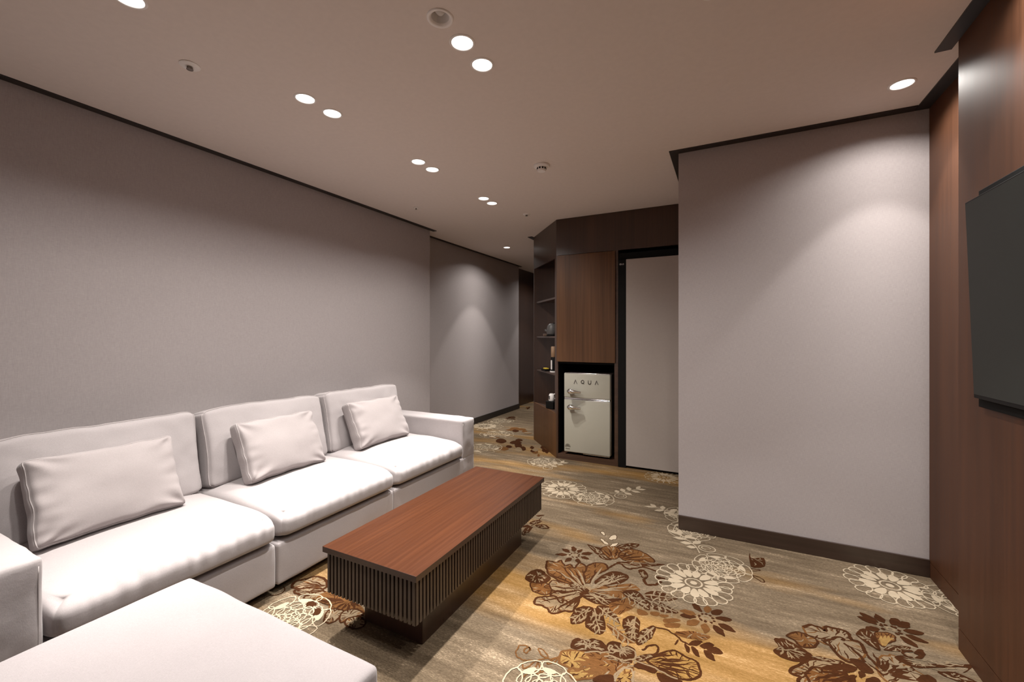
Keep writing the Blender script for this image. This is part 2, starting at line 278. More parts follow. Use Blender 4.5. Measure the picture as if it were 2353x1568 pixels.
# ------------------------------------------------------------------ room shell
CARPET = """
T0:-812,1845 -802,1814 -772,1812 -742,1809 -711,1785 -686,1792 -663,1821 -632,1831 -624,1869 -623,1929 -643,1969 -686,1947 -744,1905 -791,1875
D12:-812,1845 -802,1814 -772,1812 -742,1809 -711,1785 -686,1792 -663,1821 -632,1831 -624,1869 -623,1929 -643,1969 -686,1947 -744,1905 -791,1875 -812,1845
M0:-886,1952 -855,1900 -812,1889 -773,1903 -767,1944 -798,1983 -853,1983
D8:-886,1952 -855,1900 -812,1889 -773,1903 -767,1944 -798,1983 -853,1983 -886,1952
D0:-928,1973 -929,2054 -890,2090 -847,2066 -810,2033 -826,1975 -873,1958
M0:-876,2136 -889,2188 -841,2195 -827,2227 -786,2182 -763,2210 -734,2185 -726,2245 -689,2232 -654,2171 -638,2092 -665,2036 -731,2030 -820,2057 -857,2099
D11:-876,2136 -889,2188 -841,2195 -827,2227 -786,2182 -763,2210 -734,2185 -726,2245 -689,2232 -654,2171 -638,2092 -665,2036 -731,2030 -820,2057 -857,2099 -876,2136
T0:-792,2028 -731,2030 -665,2036 -623,2018 -647,1980 -705,1957 -761,1948 -798,1983
D8:-792,2028 -731,2030 -665,2036 -623,2018 -647,1980 -705,1957 -761,1948 -798,1983 -792,2028
T0:-761,1909 -744,1943 -703,1951 -654,2002 -619,1981 -639,1933 -652,1890 -684,1898 -694,1869 -728,1900
D10:-761,1909 -744,1943 -703,1951 -654,2002 -619,1981 -639,1933 -652,1890 -684,1898 -694,1869 -728,1900 -761,1909
M0:-678,2221 -655,2281 -604,2299 -574,2258 -594,2202 -620,2159 -621,2086 -655,2097
D11:-678,2221 -655,2281 -604,2299 -574,2258 -594,2202 -620,2159 -621,2086 -655,2097 -678,2221
D0:-602,2096 -587,2175 -545,2249 -486,2256 -454,2228 -473,2162 -509,2130 -557,2091
M0:-597,2005 -570,2085 -512,2114 -433,2175 -381,2141 -423,2093 -450,2029 -511,2023
D0:-637,1972 -607,2013 -511,2023 -450,2029 -477,1967 -530,1940 -587,1947
D0:-712,2040 -697,2062 -646,2046 -604,2027 -618,2001 -658,2013 -695,2014
D-12:-673,2034 -855,2084
D-12:-667,2044 -831,2127
D-12:-661,2056 -807,2172
D-12:-651,2057 -767,2176
D-12:-641,2054 -727,2165
D-12:-632,2062 -694,2197
D-12:-656,2006 -787,1975
D-12:-654,1994 -782,1924
D-12:-653,1972 -776,1839
D-12:-635,1964 -705,1805
D-12:-625,1972 -662,1838
D-12:-617,1982 -634,1876
D-12:-615,2071 -625,2232
T-12:-603,2041 -550,2179
T-12:-597,2046 -513,2213
T-12:-592,2047 -477,2216
T-12:-611,2053 -602,2260
T-12:-589,2030 -459,2101
T-12:-589,2019 -458,2031
T-12:-595,2011 -500,1980
T-12:-598,2008 -521,1957
T-12:-586,2036 -441,2144
T-12:-639,2032 -794,2115
T-12:-633,2037 -751,2153
T-12:-627,2042 -715,2187
D0:-752,2466 -706,2460 -654,2458 -622,2401 -571,2374 -592,2343 -643,2355 -690,2402
M0:-662,2454 -618,2514 -568,2502 -538,2443 -560,2377 -600,2377
D7:-662,2454 -618,2514 -568,2502 -538,2443 -560,2377 -600,2377 -662,2454
D0:-589,2519 -532,2591 -469,2610 -489,2542 -547,2503
M0:-553,2454 -510,2522 -446,2527 -384,2487 -361,2439 -409,2406 -474,2382 -532,2394
D9:-553,2454 -510,2522 -446,2527 -384,2487 -361,2439 -409,2406 -474,2382 -532,2394 -553,2454
D0:-518,2368 -444,2388 -302,2444 -355,2398 -437,2351 -543,2338
D12:-576,2265 -551,2309 -527,2338 -474,2309 -435,2337 -401,2361 -333,2349
D-12:-539,2396 -465,2499
D-12:-527,2393 -415,2488
D-12:-549,2395 -505,2496
D-12:-519,2384 -386,2451
D-12:-583,2382 -642,2445
D-12:-579,2389 -624,2473
D-12:-567,2393 -577,2487
D0:-424,2319 -396,2333 -366,2288 -378,2245 -409,2280
D16:-386,2248 -368,2208 -328,2218 -305,2258 -319,2297 -290,2297
D0:-613,1875 -623,1825 -608,1757 -573,1773 -546,1821 -545,1898 -580,1903
T6:-566,1899 -604,1770
T-7:-574,1872 -560,1832
T-7:-574,1872 -601,1870
T-7:-582,1846 -568,1807
T-7:-582,1846 -609,1843
T-7:-589,1820 -575,1782
T-7:-589,1820 -616,1818
T-7:-597,1794 -583,1758
T-7:-597,1794 -623,1792
D0:-551,1786 -530,1757 -474,1745 -466,1799 -491,1870 -535,1909 -557,1869
T6:-545,1898 -475,1750
T-7:-530,1866 -499,1862
T-7:-530,1866 -538,1822
T-7:-516,1836 -485,1832
T-7:-516,1836 -523,1792
T-7:-502,1806 -472,1803
T-7:-502,1806 -509,1764
T-7:-488,1778 -459,1775
T-7:-488,1778 -496,1737
D0:-539,1924 -492,1948 -450,1912 -414,1851 -466,1872 -508,1883
T6:-532,1922 -422,1857
T-7:-509,1908 -485,1937
T-7:-509,1908 -496,1860
T-7:-486,1895 -462,1923
T-7:-486,1895 -475,1848
T-7:-464,1882 -440,1910
T-7:-464,1882 -453,1835
T-7:-443,1870 -419,1897
T-7:-443,1870 -432,1824
M0:-494,1958 -442,2021 -402,2091 -376,2055 -383,1992 -412,1943 -442,1905
D0:-457,2089 -403,2129 -355,2090 -320,2035 -321,2000 -370,2022 -420,2044
T6:-448,2080 -323,2011
T-7:-422,2066 -395,2105
T-7:-422,2066 -408,2006
T-7:-396,2052 -369,2090
T-7:-396,2052 -383,1993
T-7:-371,2038 -344,2075
T-7:-371,2038 -359,1980
T-7:-347,2024 -320,2061
T-7:-347,2024 -335,1967
D0:-359,2113 -314,2168 -248,2169 -205,2160 -248,2113 -303,2092
T6:-359,2110 -208,2158
T-7:-328,2120 -310,2193
T-7:-328,2120 -298,2066
T-7:-298,2130 -279,2203
T-7:-298,2130 -269,2075
T-7:-268,2139 -248,2212
T-7:-268,2139 -240,2085
T-7:-238,2149 -217,2222
T-7:-238,2149 -211,2094
D0:-354,2084 -289,2086 -236,2066 -197,2041 -249,2020 -299,2023
T6:-350,2080 -203,2043
T-7:-320,2072 -291,2129
T-7:-320,2072 -300,2007
T-7:-290,2065 -260,2121
T-7:-290,2065 -271,2000
T-7:-260,2057 -231,2113
T-7:-260,2057 -243,1994
T-7:-231,2050 -202,2105
T-7:-231,2050 -215,1988
D0:-403,1841 -404,1903 -372,1932 -342,1903 -331,1809 -351,1762
T6:-366,1933 -352,1771
T-7:-363,1899 -339,1876
T-7:-363,1899 -383,1867
T-7:-360,1865 -337,1843
T-7:-360,1865 -379,1834
T-7:-357,1832 -334,1812
T-7:-357,1832 -377,1803
T-7:-355,1801 -332,1781
T-7:-355,1801 -374,1772
M0:-468,1829 -428,1818 -359,1776 -333,1762 -383,1750 -438,1784
T6:-464,1825 -339,1763
T-7:-438,1812 -410,1847
T-7:-438,1812 -424,1760
T-7:-412,1800 -384,1833
T-7:-412,1800 -400,1748
T-7:-387,1787 -360,1820
T-7:-387,1787 -376,1736
T-7:-363,1775 -336,1808
T-7:-363,1775 -352,1725
D0:-334,1827 -293,1902 -272,1887 -281,1825 -311,1764 -333,1762
T6:-281,1898 -324,1776
T-7:-290,1873 -281,1837
T-7:-290,1873 -313,1868
T-7:-299,1848 -290,1813
T-7:-299,1848 -322,1843
T-7:-308,1823 -299,1790
T-7:-308,1823 -330,1819
T-7:-316,1799 -307,1766
T-7:-316,1799 -339,1794
M0:-249,1971 -199,1999 -186,1987 -240,1949
M0:-245,1937 -190,1970 -186,1943 -231,1920
M0:-200,1895 -152,1935 -92,1950 -61,1942 -85,1909 -149,1888
M0:-311,1996 -275,2007 -278,1980 -305,1975
M0:-276,1990 -235,2005 -250,1976
M0:-370,1987 -332,1989 -316,1969 -356,1949
D8:-298,1894 -235,1902 -187,1882 -163,1858 -130,1856
D0:-180,1867 -191,1849 -192,1825 -181,1843
D0:-157,1852 -151,1817 -132,1803 -137,1838
D0:-141,1855 -113,1858 -90,1895 -118,1892
D0:-129,1848 -119,1808 -95,1797 -104,1836
D0:-104,1861 -74,1861 -47,1898 -77,1898
D0:-87,1851 -73,1811 -45,1806 -58,1846
D0:-78,1865 -50,1841 -16,1862 -43,1886
D0:-107,2095 -127,2101 -139,2112 -145,2128 -144,2148 -125,2142 -112,2131 -105,2116
D0:-63,2098 -65,2120 -58,2135 -44,2147 -24,2153 -23,2132 -29,2116 -42,2104
D0:-126,2050 -138,2031 -153,2022 -171,2020 -192,2027 -180,2045 -165,2055 -147,2058
D0:-46,2079 -34,2098 -19,2107 -2,2109 19,2102 7,2084 -8,2074 -25,2071
D0:-40,2047 -16,2055 3,2052 19,2041 32,2020 9,2013 -11,2015 -28,2026
D0:-56,2027 -33,2022 -18,2010 -11,1993 -10,1970 -32,1975 -48,1987 -56,2003
M0:-114,2029 -114,2006 -122,1990 -136,1979 -158,1973 -158,1995 -150,2012 -136,2024
M0:-85,2022 -71,2006 -68,1989 -72,1973 -84,1956 -97,1972 -101,1989 -98,2005
M0:-126,2065 -143,2051 -160,2048 -176,2052 -193,2065 -176,2078 -160,2082 -143,2079
M0:-83,2099 -94,2115 -96,2130 -91,2144 -78,2158 -68,2142 -65,2127 -70,2113
T0:-86,2074 -93,2081 -100,2074 -93,2067
D0:-94,2085 -101,2092 -108,2085 -101,2078
T0:-72,2075 -79,2082 -86,2075 -79,2068
D0:-63,2087 -70,2094 -77,2087 -70,2080
T0:-92,2060 -99,2067 -106,2060 -99,2053
D0:-106,2055 -113,2062 -120,2055 -113,2048
T0:-66,2069 -73,2076 -80,2069 -73,2062
D0:-52,2074 -59,2081 -66,2074 -59,2067
T0:-64,2059 -71,2066 -78,2059 -71,2052
D0:-47,2053 -54,2060 -61,2053 -54,2046
T0:-69,2053 -76,2060 -83,2053 -76,2046
D0:-58,2039 -65,2046 -72,2039 -65,2032
T0:-88,2053 -95,2060 -102,2053 -95,2046
D0:-98,2040 -105,2047 -112,2040 -105,2033
T0:-79,2051 -86,2058 -93,2051 -86,2044
D0:-78,2035 -85,2042 -92,2035 -85,2028
T0:-91,2065 -98,2072 -105,2065 -98,2058
D0:-106,2065 -113,2072 -120,2065 -113,2058
T0:-78,2075 -85,2082 -92,2075 -85,2068
D0:-77,2088 -84,2095 -91,2088 -84,2081
D0:-813,2298 -824,2278 -839,2268 -857,2265 -878,2271 -867,2290 -852,2301 -835,2305
D0:-807,2328 -826,2322 -842,2325 -855,2334 -865,2351 -846,2356 -830,2354 -817,2346
D0:-789,2348 -807,2356 -817,2369 -820,2385 -816,2404 -798,2395 -788,2383 -784,2368
D0:-767,2345 -775,2360 -775,2373 -769,2385 -757,2396 -750,2381 -749,2368 -754,2356
D0:-743,2341 -739,2362 -729,2375 -714,2382 -693,2383 -697,2363 -707,2349 -722,2341
D0:-740,2312 -726,2322 -712,2323 -699,2318 -687,2307 -701,2298 -715,2296 -728,2300
D0:-754,2285 -737,2280 -726,2269 -722,2256 -723,2238 -740,2244 -751,2254 -756,2267
D0:-783,2277 -774,2259 -775,2243 -783,2229 -798,2217 -806,2235 -806,2251 -799,2265
T0:-779,2310 -786,2317 -793,2310 -786,2303
D0:-794,2304 -801,2311 -808,2304 -801,2297
T0:-777,2319 -784,2326 -791,2319 -784,2312
D0:-790,2324 -797,2331 -804,2324 -797,2317
T0:-771,2325 -778,2332 -785,2325 -778,2318
D0:-777,2337 -784,2344 -791,2337 -784,2330
T0:-765,2325 -772,2332 -779,2325 -772,2318
D0:-762,2336 -769,2343 -776,2336 -769,2329
T0:-757,2323 -764,2330 -771,2323 -764,2316
D0:-746,2333 -753,2340 -760,2333 -753,2326
T0:-756,2314 -763,2321 -770,2314 -763,2307
D0:-744,2313 -751,2320 -758,2313 -751,2306
T0:-760,2306 -767,2313 -774,2306 -767,2299
D0:-753,2295 -760,2302 -767,2295 -760,2288
T0:-770,2303 -777,2310 -784,2303 -777,2296
D0:-773,2289 -780,2296 -787,2289 -780,2282
D0:113,2792 121,2734 182,2765 176,2662 110,2629
D6:109,2605 156,2613 107,2573
D6:116,2532 151,2528 169,2499 149,2494 116,2532
D0:-1183,2701 -1134,2739 -1158,2693
D0:-1176,2566 -1155,2638 -1112,2635 -1129,2577
D0:-1129,2554 -1087,2599 -1027,2566 -1071,2537
D0:-1148,2398 -1170,2486 -1129,2530 -1128,2419
D0:-1196,2496 -1175,2542 -1145,2522
D6:-1144,2410 -1153,2495 -1138,2597 -1138,2697
C0:-717,2660 -701,2668 -681,2628 -697,2627
D4:-717,2660 -701,2668 -681,2628 -697,2627 -717,2660
C0:-649,2588 -648,2637 -622,2662 -609,2615 -627,2589
D4:-649,2588 -648,2637 -622,2662 -609,2615 -627,2589 -649,2588
C0:-699,2569 -674,2565 -629,2524 -662,2521
D4:-699,2569 -674,2565 -629,2524 -662,2521 -699,2569
C0:-619,2498 -615,2539 -586,2570 -594,2523
D4:-619,2498 -615,2539 -586,2570 -594,2523 -619,2498
G0:-584,1585 -558,1605 -503,1624 -473,1607 -485,1556 -514,1523 -548,1519 -573,1528
M10:-584,1585 -558,1605 -503,1624 -473,1607 -485,1556 -514,1523 -548,1519 -573,1528 -584,1585
G0:-528,1507 -491,1537 -420,1611 -389,1610 -412,1551 -451,1505 -498,1476 -517,1487
M10:-528,1507 -491,1537 -420,1611 -389,1610 -412,1551 -451,1505 -498,1476 -517,1487 -528,1507
G0:-271,1693 -221,1764 -187,1790 -149,1777 -113,1772 -88,1725 -98,1687 -123,1666 -163,1656 -208,1662 -253,1674
D10:-271,1693 -221,1764 -187,1790 -149,1777 -113,1772 -88,1725 -98,1687 -123,1666 -163,1656 -208,1662 -253,1674 -271,1693
D-10:-284,1698 -203,1767
D-10:-276,1700 -178,1774
D-10:-268,1697 -152,1764
D-10:-262,1695 -130,1758
D-10:-258,1690 -118,1742
D-10:-256,1685 -110,1725
D-10:-254,1679 -106,1706
D-10:-258,1673 -118,1685
D-10:-265,1668 -140,1668
D-10:-273,1667 -167,1665
M0:-500,1616 -450,1651 -390,1649 -368,1632 -399,1605 -454,1594
M0:-412,1551 -368,1632 -315,1631 -306,1584 -312,1558 -427,1500
D0:-568,1639 -563,1670 -547,1686 -526,1686 -512,1696 -488,1713 -463,1714 -443,1700 -413,1678 -446,1652 -486,1635 -530,1619 -555,1621
D0:-436,1703 -419,1734 -391,1735 -376,1721 -347,1736 -325,1723 -322,1689 -340,1663 -372,1651 -407,1652 -424,1673
D0:-422,1633 -399,1653 -360,1647 -325,1665 -332,1642 -368,1632
D0:-318,1686 -290,1717 -251,1737 -271,1693 -304,1670
D0:-319,1643 -293,1670 -263,1669 -231,1658 -240,1637 -276,1635 -308,1632
D0:-231,1643 -200,1648 -145,1646 -169,1621 -215,1605
G0:-364,1554 -347,1605 -320,1618 -306,1584 -310,1550 -358,1525
T7:-364,1554 -347,1605 -320,1618 -306,1584 -310,1550 -358,1525 -364,1554
D0:-430,1498 -427,1527 -387,1558 -367,1548 -364,1522
T7:-415,1671 -424,1697 -414,1705 -406,1682 -362,1695 -370,1712 -348,1723 -323,1712 -320,1679
T7:-502,1621 -457,1647 -404,1671
T7:-425,1631 -407,1652 -360,1647 -326,1670 -318,1686
T7:-319,1651 -307,1668 -244,1662 -208,1654 -162,1647
T7:-363,1535 -368,1568 -345,1614 -317,1641
T7:-309,1562 -305,1615
D9:-304,1734 -289,1759 -270,1784 -246,1781 -246,1751 -264,1724
M-16:-417,1599 -529,1556
M-16:-413,1597 -509,1544
M-16:-408,1591 -484,1514
M-16:-405,1589 -467,1507
M-16:-400,1591 -446,1513
M-16:-414,1605 -515,1586
M6:-699,1533 -711,1545 -721,1534 -716,1518 -702,1520 -699,1539 -725,1550 -745,1537 -746,1503 -725,1479 -695,1477 -663,1491 -629,1519 -597,1541 -581,1564
M6:-672,1559 -644,1555 -622,1531 -646,1528 -672,1559
M6:-610,1501 -606,1522 -589,1542 -591,1516 -610,1501
M6:-688,1437 -694,1466 -662,1488 -669,1457 -688,1437
M6:-643,1492 -643,1454 -625,1442 -623,1465 -641,1493
M6:-667,1401 -656,1429 -639,1446
M6:-617,1452 -598,1472 -573,1469 -563,1453
T0:286,2189 314,2207 336,2218 360,2208 373,2230 403,2232 429,2240 448,2221 455,2182 479,2183 484,2151 482,2106 433,2049 386,2057 372,2094 327,2117 298,2135
M8:286,2189 314,2207 336,2218 360,2208 373,2230 403,2232 429,2240 448,2221 455,2182 479,2183 484,2151 482,2106 433,2049 386,2057 372,2094 327,2117 298,2135 286,2189
D14:285,2186 315,2209 339,2217 360,2208 372,2195 377,2232 403,2232 429,2240 448,2221 455,2182 479,2183 484,2151 482,2106
M0:218,2092 259,2134 298,2135 327,2117 317,2077 285,2047 261,2049 240,2079
D9:218,2092 259,2134 298,2135 327,2117 317,2077 285,2047 261,2049 240,2079 218,2092
D0:168,2043 196,2063 225,2059 251,2044 283,2026 293,1994 254,1949 211,1936 173,1946 162,1970 181,2002
T0:288,1981 250,1935 212,1891 209,1865 240,1862 227,1828 315,1863 380,1924 385,1979 354,1993
D12:288,1981 250,1935 212,1891 209,1865 240,1862 227,1828 315,1863 380,1924 385,1979 354,1993 288,1981
M0:257,1880 287,1934 335,1949 375,1954 395,1931 373,1888 284,1843 264,1851
D10:257,1880 287,1934 335,1949 375,1954 395,1931 373,1888 284,1843 264,1851 257,1880
T0:512,2089 569,2150 603,2115 631,2084 659,2051 549,1978 502,1995
M8:512,2089 569,2150 603,2115 631,2084 659,2051 549,1978 502,1995 512,2089
D12:340,2121 367,2134 398,2171 424,2178 420,2158
D12:346,2124 371,2091 386,2057 401,2033 433,2036
D12:417,2145 445,2120 463,2085 468,2057
D0:282,1999 341,2018 399,2021 353,1991 302,1993
D0:423,2054 463,2059 485,2010 449,1994 428,2026
D0:470,2062 509,2022 511,1997 490,2032
D0:392,2012 436,2010 418,1979 386,1970
D0:430,1982 449,1997 453,1980 435,1956
D0:313,1952 384,2004 381,1972 335,1949
D0:579,2144 613,2167 632,2140 678,2153 821,2223 807,2189 774,2154 803,2196 702,2145 639,2111 589,2120
D0:480,2237 512,2290 539,2273 542,2166 517,2167 490,2206
D0:551,2168 585,2211 620,2232 656,2235 608,2190
D0:654,2204 687,2245 688,2215 671,2180 640,2166 664,2193
D0:623,2100 623,2083 564,2050 611,2104
D0:621,2060 657,2086 673,2056 613,2024
D0:694,2121 753,2146 802,2120 755,2096 713,2102
D0:449,1959 481,1984 491,1962 446,1934
M0:548,2271 588,2301 620,2296 605,2252 573,2219 550,2195
D6:548,2271 588,2301 620,2296 605,2252 573,2219 550,2195 548,2271
D10:654,2215 620,2192 619,2170 640,2167
D-13:517,2028 528,2097
D-13:522,2031 553,2110
D-13:527,2029 578,2102
D-13:530,2026 595,2086
D-13:531,2023 601,2069
D-13:532,2018 605,2047
D-13:534,2015 614,2029
D-13:513,2035 508,2129
D-13:508,2033 483,2122
G-12:554,2201 572,2271
G-12:557,2203 585,2278
G-12:560,2204 598,2282
G-12:562,2203 609,2278
D-14:402,1968 295,1914
D-14:397,1955 278,1872
D-14:403,1953 299,1864
D-14:412,1956 327,1874
D-14:420,1962 355,1893
D-14:428,1963 382,1898
D0:584,2365 560,2366 543,2376 533,2393 529,2416 553,2414 570,2405 581,2389
D0:577,2351 555,2344 537,2348 522,2359 511,2378 533,2384 551,2381 566,2371
D0:605,2373 588,2385 580,2400 580,2417 588,2436 604,2424 613,2409 614,2392
D0:633,2374 628,2396 632,2414 644,2428 664,2438 669,2416 665,2398 654,2384
D0:648,2370 650,2395 660,2412 678,2423 702,2427 699,2402 690,2385 673,2373
D0:660,2348 674,2368 691,2376 710,2377 732,2368 718,2349 701,2340 682,2338
D0:658,2322 679,2331 697,2329 713,2319 726,2301 705,2293 687,2294 671,2303
D0:640,2301 661,2296 673,2284 679,2269 679,2248 659,2254 646,2265 639,2280
D0:578,2319 569,2300 555,2290 538,2286 518,2291 528,2310 541,2320 557,2324
T0:613,2345 606,2352 599,2345 606,2338
D0:601,2356 594,2363 587,2356 594,2349
T0:610,2341 603,2348 596,2341 603,2334
D0:596,2346 589,2353 582,2346 589,2339
T0:619,2347 612,2354 605,2347 612,2340
D0:616,2361 609,2368 602,2361 609,2354
T0:628,2348 621,2355 614,2348 621,2341
D0:635,2362 628,2369 621,2362 628,2355
T0:633,2347 626,2354 619,2347 626,2340
D0:645,2359 638,2366 631,2359 638,2352
T0:637,2340 630,2347 623,2340 630,2333
D0:653,2344 646,2351 639,2344 646,2337
T0:636,2332 629,2339 622,2332 629,2325
D0:652,2326 645,2333 638,2326 645,2319
T0:630,2325 623,2332 616,2325 623,2318
D0:640,2312 633,2319 626,2312 633,2305
T0:611,2331 604,2338 597,2331 604,2324
D0:597,2324 590,2331 583,2324 590,2317
T0:-1932,1392 -1955,1423 -1929,1458 -1900,1501 -1838,1504 -1780,1469 -1781,1438 -1846,1410 -1894,1385
D14:-1932,1392 -1955,1423 -1929,1458 -1900,1501 -1838,1504 -1780,1469 -1781,1438 -1846,1410 -1894,1385 -1932,1392
T0:-1877,1363 -1884,1380 -1837,1419 -1780,1443 -1761,1422 -1790,1383 -1840,1360
D12:-1877,1363 -1884,1380 -1837,1419 -1780,1443 -1761,1422 -1790,1383 -1840,1360 -1877,1363
T0:-1792,1348 -1803,1371 -1786,1410 -1757,1434 -1715,1416 -1733,1378 -1757,1357
D10:-1792,1348 -1803,1371 -1786,1410 -1757,1434 -1715,1416 -1733,1378 -1757,1357 -1792,1348
M0:-1734,1363 -1749,1428 -1678,1449 -1518,1436 -1452,1400 -1468,1358 -1559,1362 -1615,1351 -1662,1372
T0:-1609,1328 -1605,1361 -1548,1368 -1531,1322 -1537,1286 -1569,1286
D9:-1609,1328 -1605,1361 -1548,1368 -1531,1322 -1537,1286 -1569,1286 -1609,1328
T0:-1529,1327 -1548,1368 -1516,1402 -1454,1398 -1457,1363 -1483,1325 -1507,1313
D9:-1529,1327 -1548,1368 -1516,1402 -1454,1398 -1457,1363 -1483,1325 -1507,1313 -1529,1327
T0:-1479,1316 -1490,1347 -1463,1369 -1418,1367 -1392,1332 -1426,1304
D9:-1479,1316 -1490,1347 -1463,1369 -1418,1367 -1392,1332 -1426,1304 -1479,1316
D-14:-1614,1420 -1726,1363
D-14:-1614,1426 -1728,1395
D-14:-1605,1424 -1679,1386
D-14:-1597,1422 -1641,1373
D-14:-1588,1419 -1597,1360
D-14:-1581,1421 -1563,1369
D-14:-1575,1423 -1530,1377
D-14:-1572,1428 -1516,1402
D-14:-1570,1432 -1505,1425
D-10:-1794,1463 -1921,1408
D-10:-1795,1465 -1928,1426
D-10:-1790,1463 -1882,1407
D-10:-1793,1468 -1908,1458
D-9:-1767,1428 -1854,1370
D-9:-1764,1428 -1826,1379
D-9:-1764,1431 -1826,1404
D5:-1957,1293 -1933,1310 -1929,1342 -1943,1360 -1963,1366
D0:-2444,4388 -2465,4506 -2400,4513 -2318,4427 -2322,4326 -2384,4332
D0:-2254,4530 -2258,4598 -2218,4605 -2171,4558 -2181,4499 -2219,4500
D0:-2134,4275 -2148,4360 -2108,4361 -2054,4297 -2055,4225 -2094,4232
T0:-2192,4340 -2216,4447 -2172,4445 -2107,4360 -2101,4272 -2144,4284
D0:-2082,4200 -2099,4285 -2063,4284 -2011,4218 -2009,4147 -2044,4156
D0:-2035,4216 -2058,4306 -2025,4302 -1973,4227 -1965,4153 -1997,4165
D0:-2260,4393 -2262,4491 -2196,4505 -2126,4442 -2147,4356 -2208,4353
T0:-2069,4153 -2092,4252 -2053,4249 -1993,4169 -1987,4087 -2025,4099
D0:-2219,4212 -2227,4276 -2191,4281 -2147,4235 -2152,4180 -2187,4182
M0:-2246,4106 -2256,4192 -2206,4200 -2144,4140 -2152,4065 -2201,4067
D0:-2158,4313 -2176,4408 -2132,4409 -2073,4336 -2073,4257 -2115,4265
D0:-2654,4553 -2662,4600 -2634,4604 -2598,4571 -2601,4529 -2628,4530
T0:-2497,4661 -2492,4705 -2456,4715 -2421,4692 -2437,4652 -2471,4646
D0:-2581,4541 -2579,4570 -2554,4576 -2531,4562 -2541,4535 -2563,4532
T0:-2694,4633 -2692,4667 -2664,4675 -2635,4656 -2646,4624 -2672,4620
D0:-2575,4559 -2571,4607 -2531,4618 -2492,4592 -2508,4548 -2545,4543
T0:-2686,4604 -2680,4642 -2645,4653 -2612,4635 -2628,4599 -2661,4593
D0:-2528,4636 -2525,4680 -2490,4689 -2455,4665 -2469,4624 -2501,4620
M0:-2592,4495 -2583,4533 -2544,4546 -2510,4530 -2530,4493 -2566,4485
M0:-2562,4512 -2556,4559 -2513,4572 -2474,4549 -2493,4505 -2532,4498
T0:-2504,4641 -2511,4690 -2483,4693 -2449,4659 -2452,4616 -2478,4618
T0:-2424,4661 -2416,4698 -2383,4708 -2352,4691 -2369,4657 -2401,4650
M0:-2327,4909 -2326,4985 -2277,4995 -2225,4946 -2241,4879 -2288,4877
T0:-2498,5029 -2500,5116 -2445,5126 -2385,5069 -2401,4993 -2453,4992
M0:-2386,4979 -2398,5053 -2362,5055 -2316,4999 -2318,4935 -2353,4941
T0:-2333,4918 -2323,4972 -2276,4986 -2234,4959 -2257,4908 -2301,4901
T0:-2376,5090 -2374,5148 -2335,5156 -2295,5120 -2309,5068 -2346,5066
D0:-2513,4952 -2524,5034 -2480,5038 -2426,4979 -2431,4908 -2473,4912
M0:-2594,5026 -2590,5078 -2551,5088 -2511,5059 -2527,5012 -2564,5007
M0:-2607,4945 -2599,4996 -2555,5009 -2513,4983 -2534,4936 -2575,4928
M0:-2606,5080 -2599,5147 -2544,5162 -2492,5126 -2516,5064 -2567,5056
M0:-2505,5049 -2498,5130 -2436,5146 -2376,5099 -2402,5026 -2459,5019
M0:-2590,5053 -2601,5118 -2570,5120 -2528,5071 -2528,5015 -2559,5020
M0:-2946,5663 -2957,5723 -2928,5724 -2889,5679 -2888,5628 -2917,5633
M0:-2964,5601 -2974,5674 -2935,5679 -2885,5626 -2889,5563 -2927,5566
M0:-2949,5755 -2951,5819 -2909,5827 -2863,5786 -2875,5729 -2915,5728
M0:-2903,5786 -2904,5837 -2871,5844 -2834,5810 -2844,5765 -2876,5764
T0:-2918,5789 -2927,5862 -2888,5866 -2840,5814 -2845,5751 -2883,5754
T0:-2850,5627 -2859,5693 -2824,5697 -2780,5649 -2784,5591 -2818,5595
D0:-2941,5611 -2940,5666 -2899,5675 -2858,5642 -2872,5592 -2910,5589
D0:-2882,5635 -2882,5685 -2848,5693 -2811,5661 -2822,5616 -2855,5614
D0:-2978,5736 -2982,5788 -2950,5794 -2913,5758 -2920,5712 -2951,5712
D0:-2961,5750 -2962,5816 -2918,5825 -2870,5783 -2883,5725 -2925,5723
D0:-2988,5662 -2987,5710 -2951,5719 -2915,5691 -2928,5647 -2961,5644
M0:-1765,4055 -1778,4107 -1762,4103 -1735,4059 -1730,4016 -1746,4025
D0:-1860,4361 -1870,4430 -1840,4429 -1802,4375 -1803,4317 -1831,4324
M0:-1888,4213 -1901,4275 -1879,4272 -1845,4221 -1841,4170 -1863,4178
M0:-1792,4285 -1808,4361 -1783,4356 -1744,4293 -1739,4231 -1764,4243
D0:-1865,4188 -1877,4248 -1854,4247 -1820,4198 -1818,4147 -1841,4155
D0:-1800,4261 -1818,4339 -1794,4334 -1754,4268 -1747,4204 -1772,4217
M0:-1862,4142 -1869,4206 -1838,4208 -1799,4161 -1803,4106 -1833,4110
D0:-1960,4301 -1972,4362 -1948,4361 -1913,4311 -1910,4259 -1934,4267
D0:-1900,4176 -1907,4235 -1879,4236 -1844,4192 -1847,4143 -1874,4147
T0:-1899,4224 -1905,4289 -1872,4292 -1832,4244 -1838,4188 -1869,4192
D0:-1752,4231 -1770,4308 -1747,4302 -1709,4236 -1701,4173 -1724,4186
M0:-3086,6589 -3093,6630 -3075,6630 -3050,6598 -3050,6562 -3067,6567
M0:-3057,6600 -3066,6641 -3050,6640 -3026,6606 -3024,6571 -3039,6577
D0:-3037,6537 -3048,6577 -3037,6574 -3015,6539 -3009,6507 -3021,6514
D0:-3098,6642 -3113,6698 -3095,6694 -3064,6647 -3057,6601 -3076,6610
M0:-3057,6604 -3070,6651 -3055,6648 -3029,6608 -3023,6569 -3039,6577
D0:-3080,6615 -3092,6662 -3077,6659 -3050,6620 -3045,6581 -3061,6588
D0:-3050,6600 -3064,6653 -3047,6649 -3018,6605 -3011,6561 -3029,6569
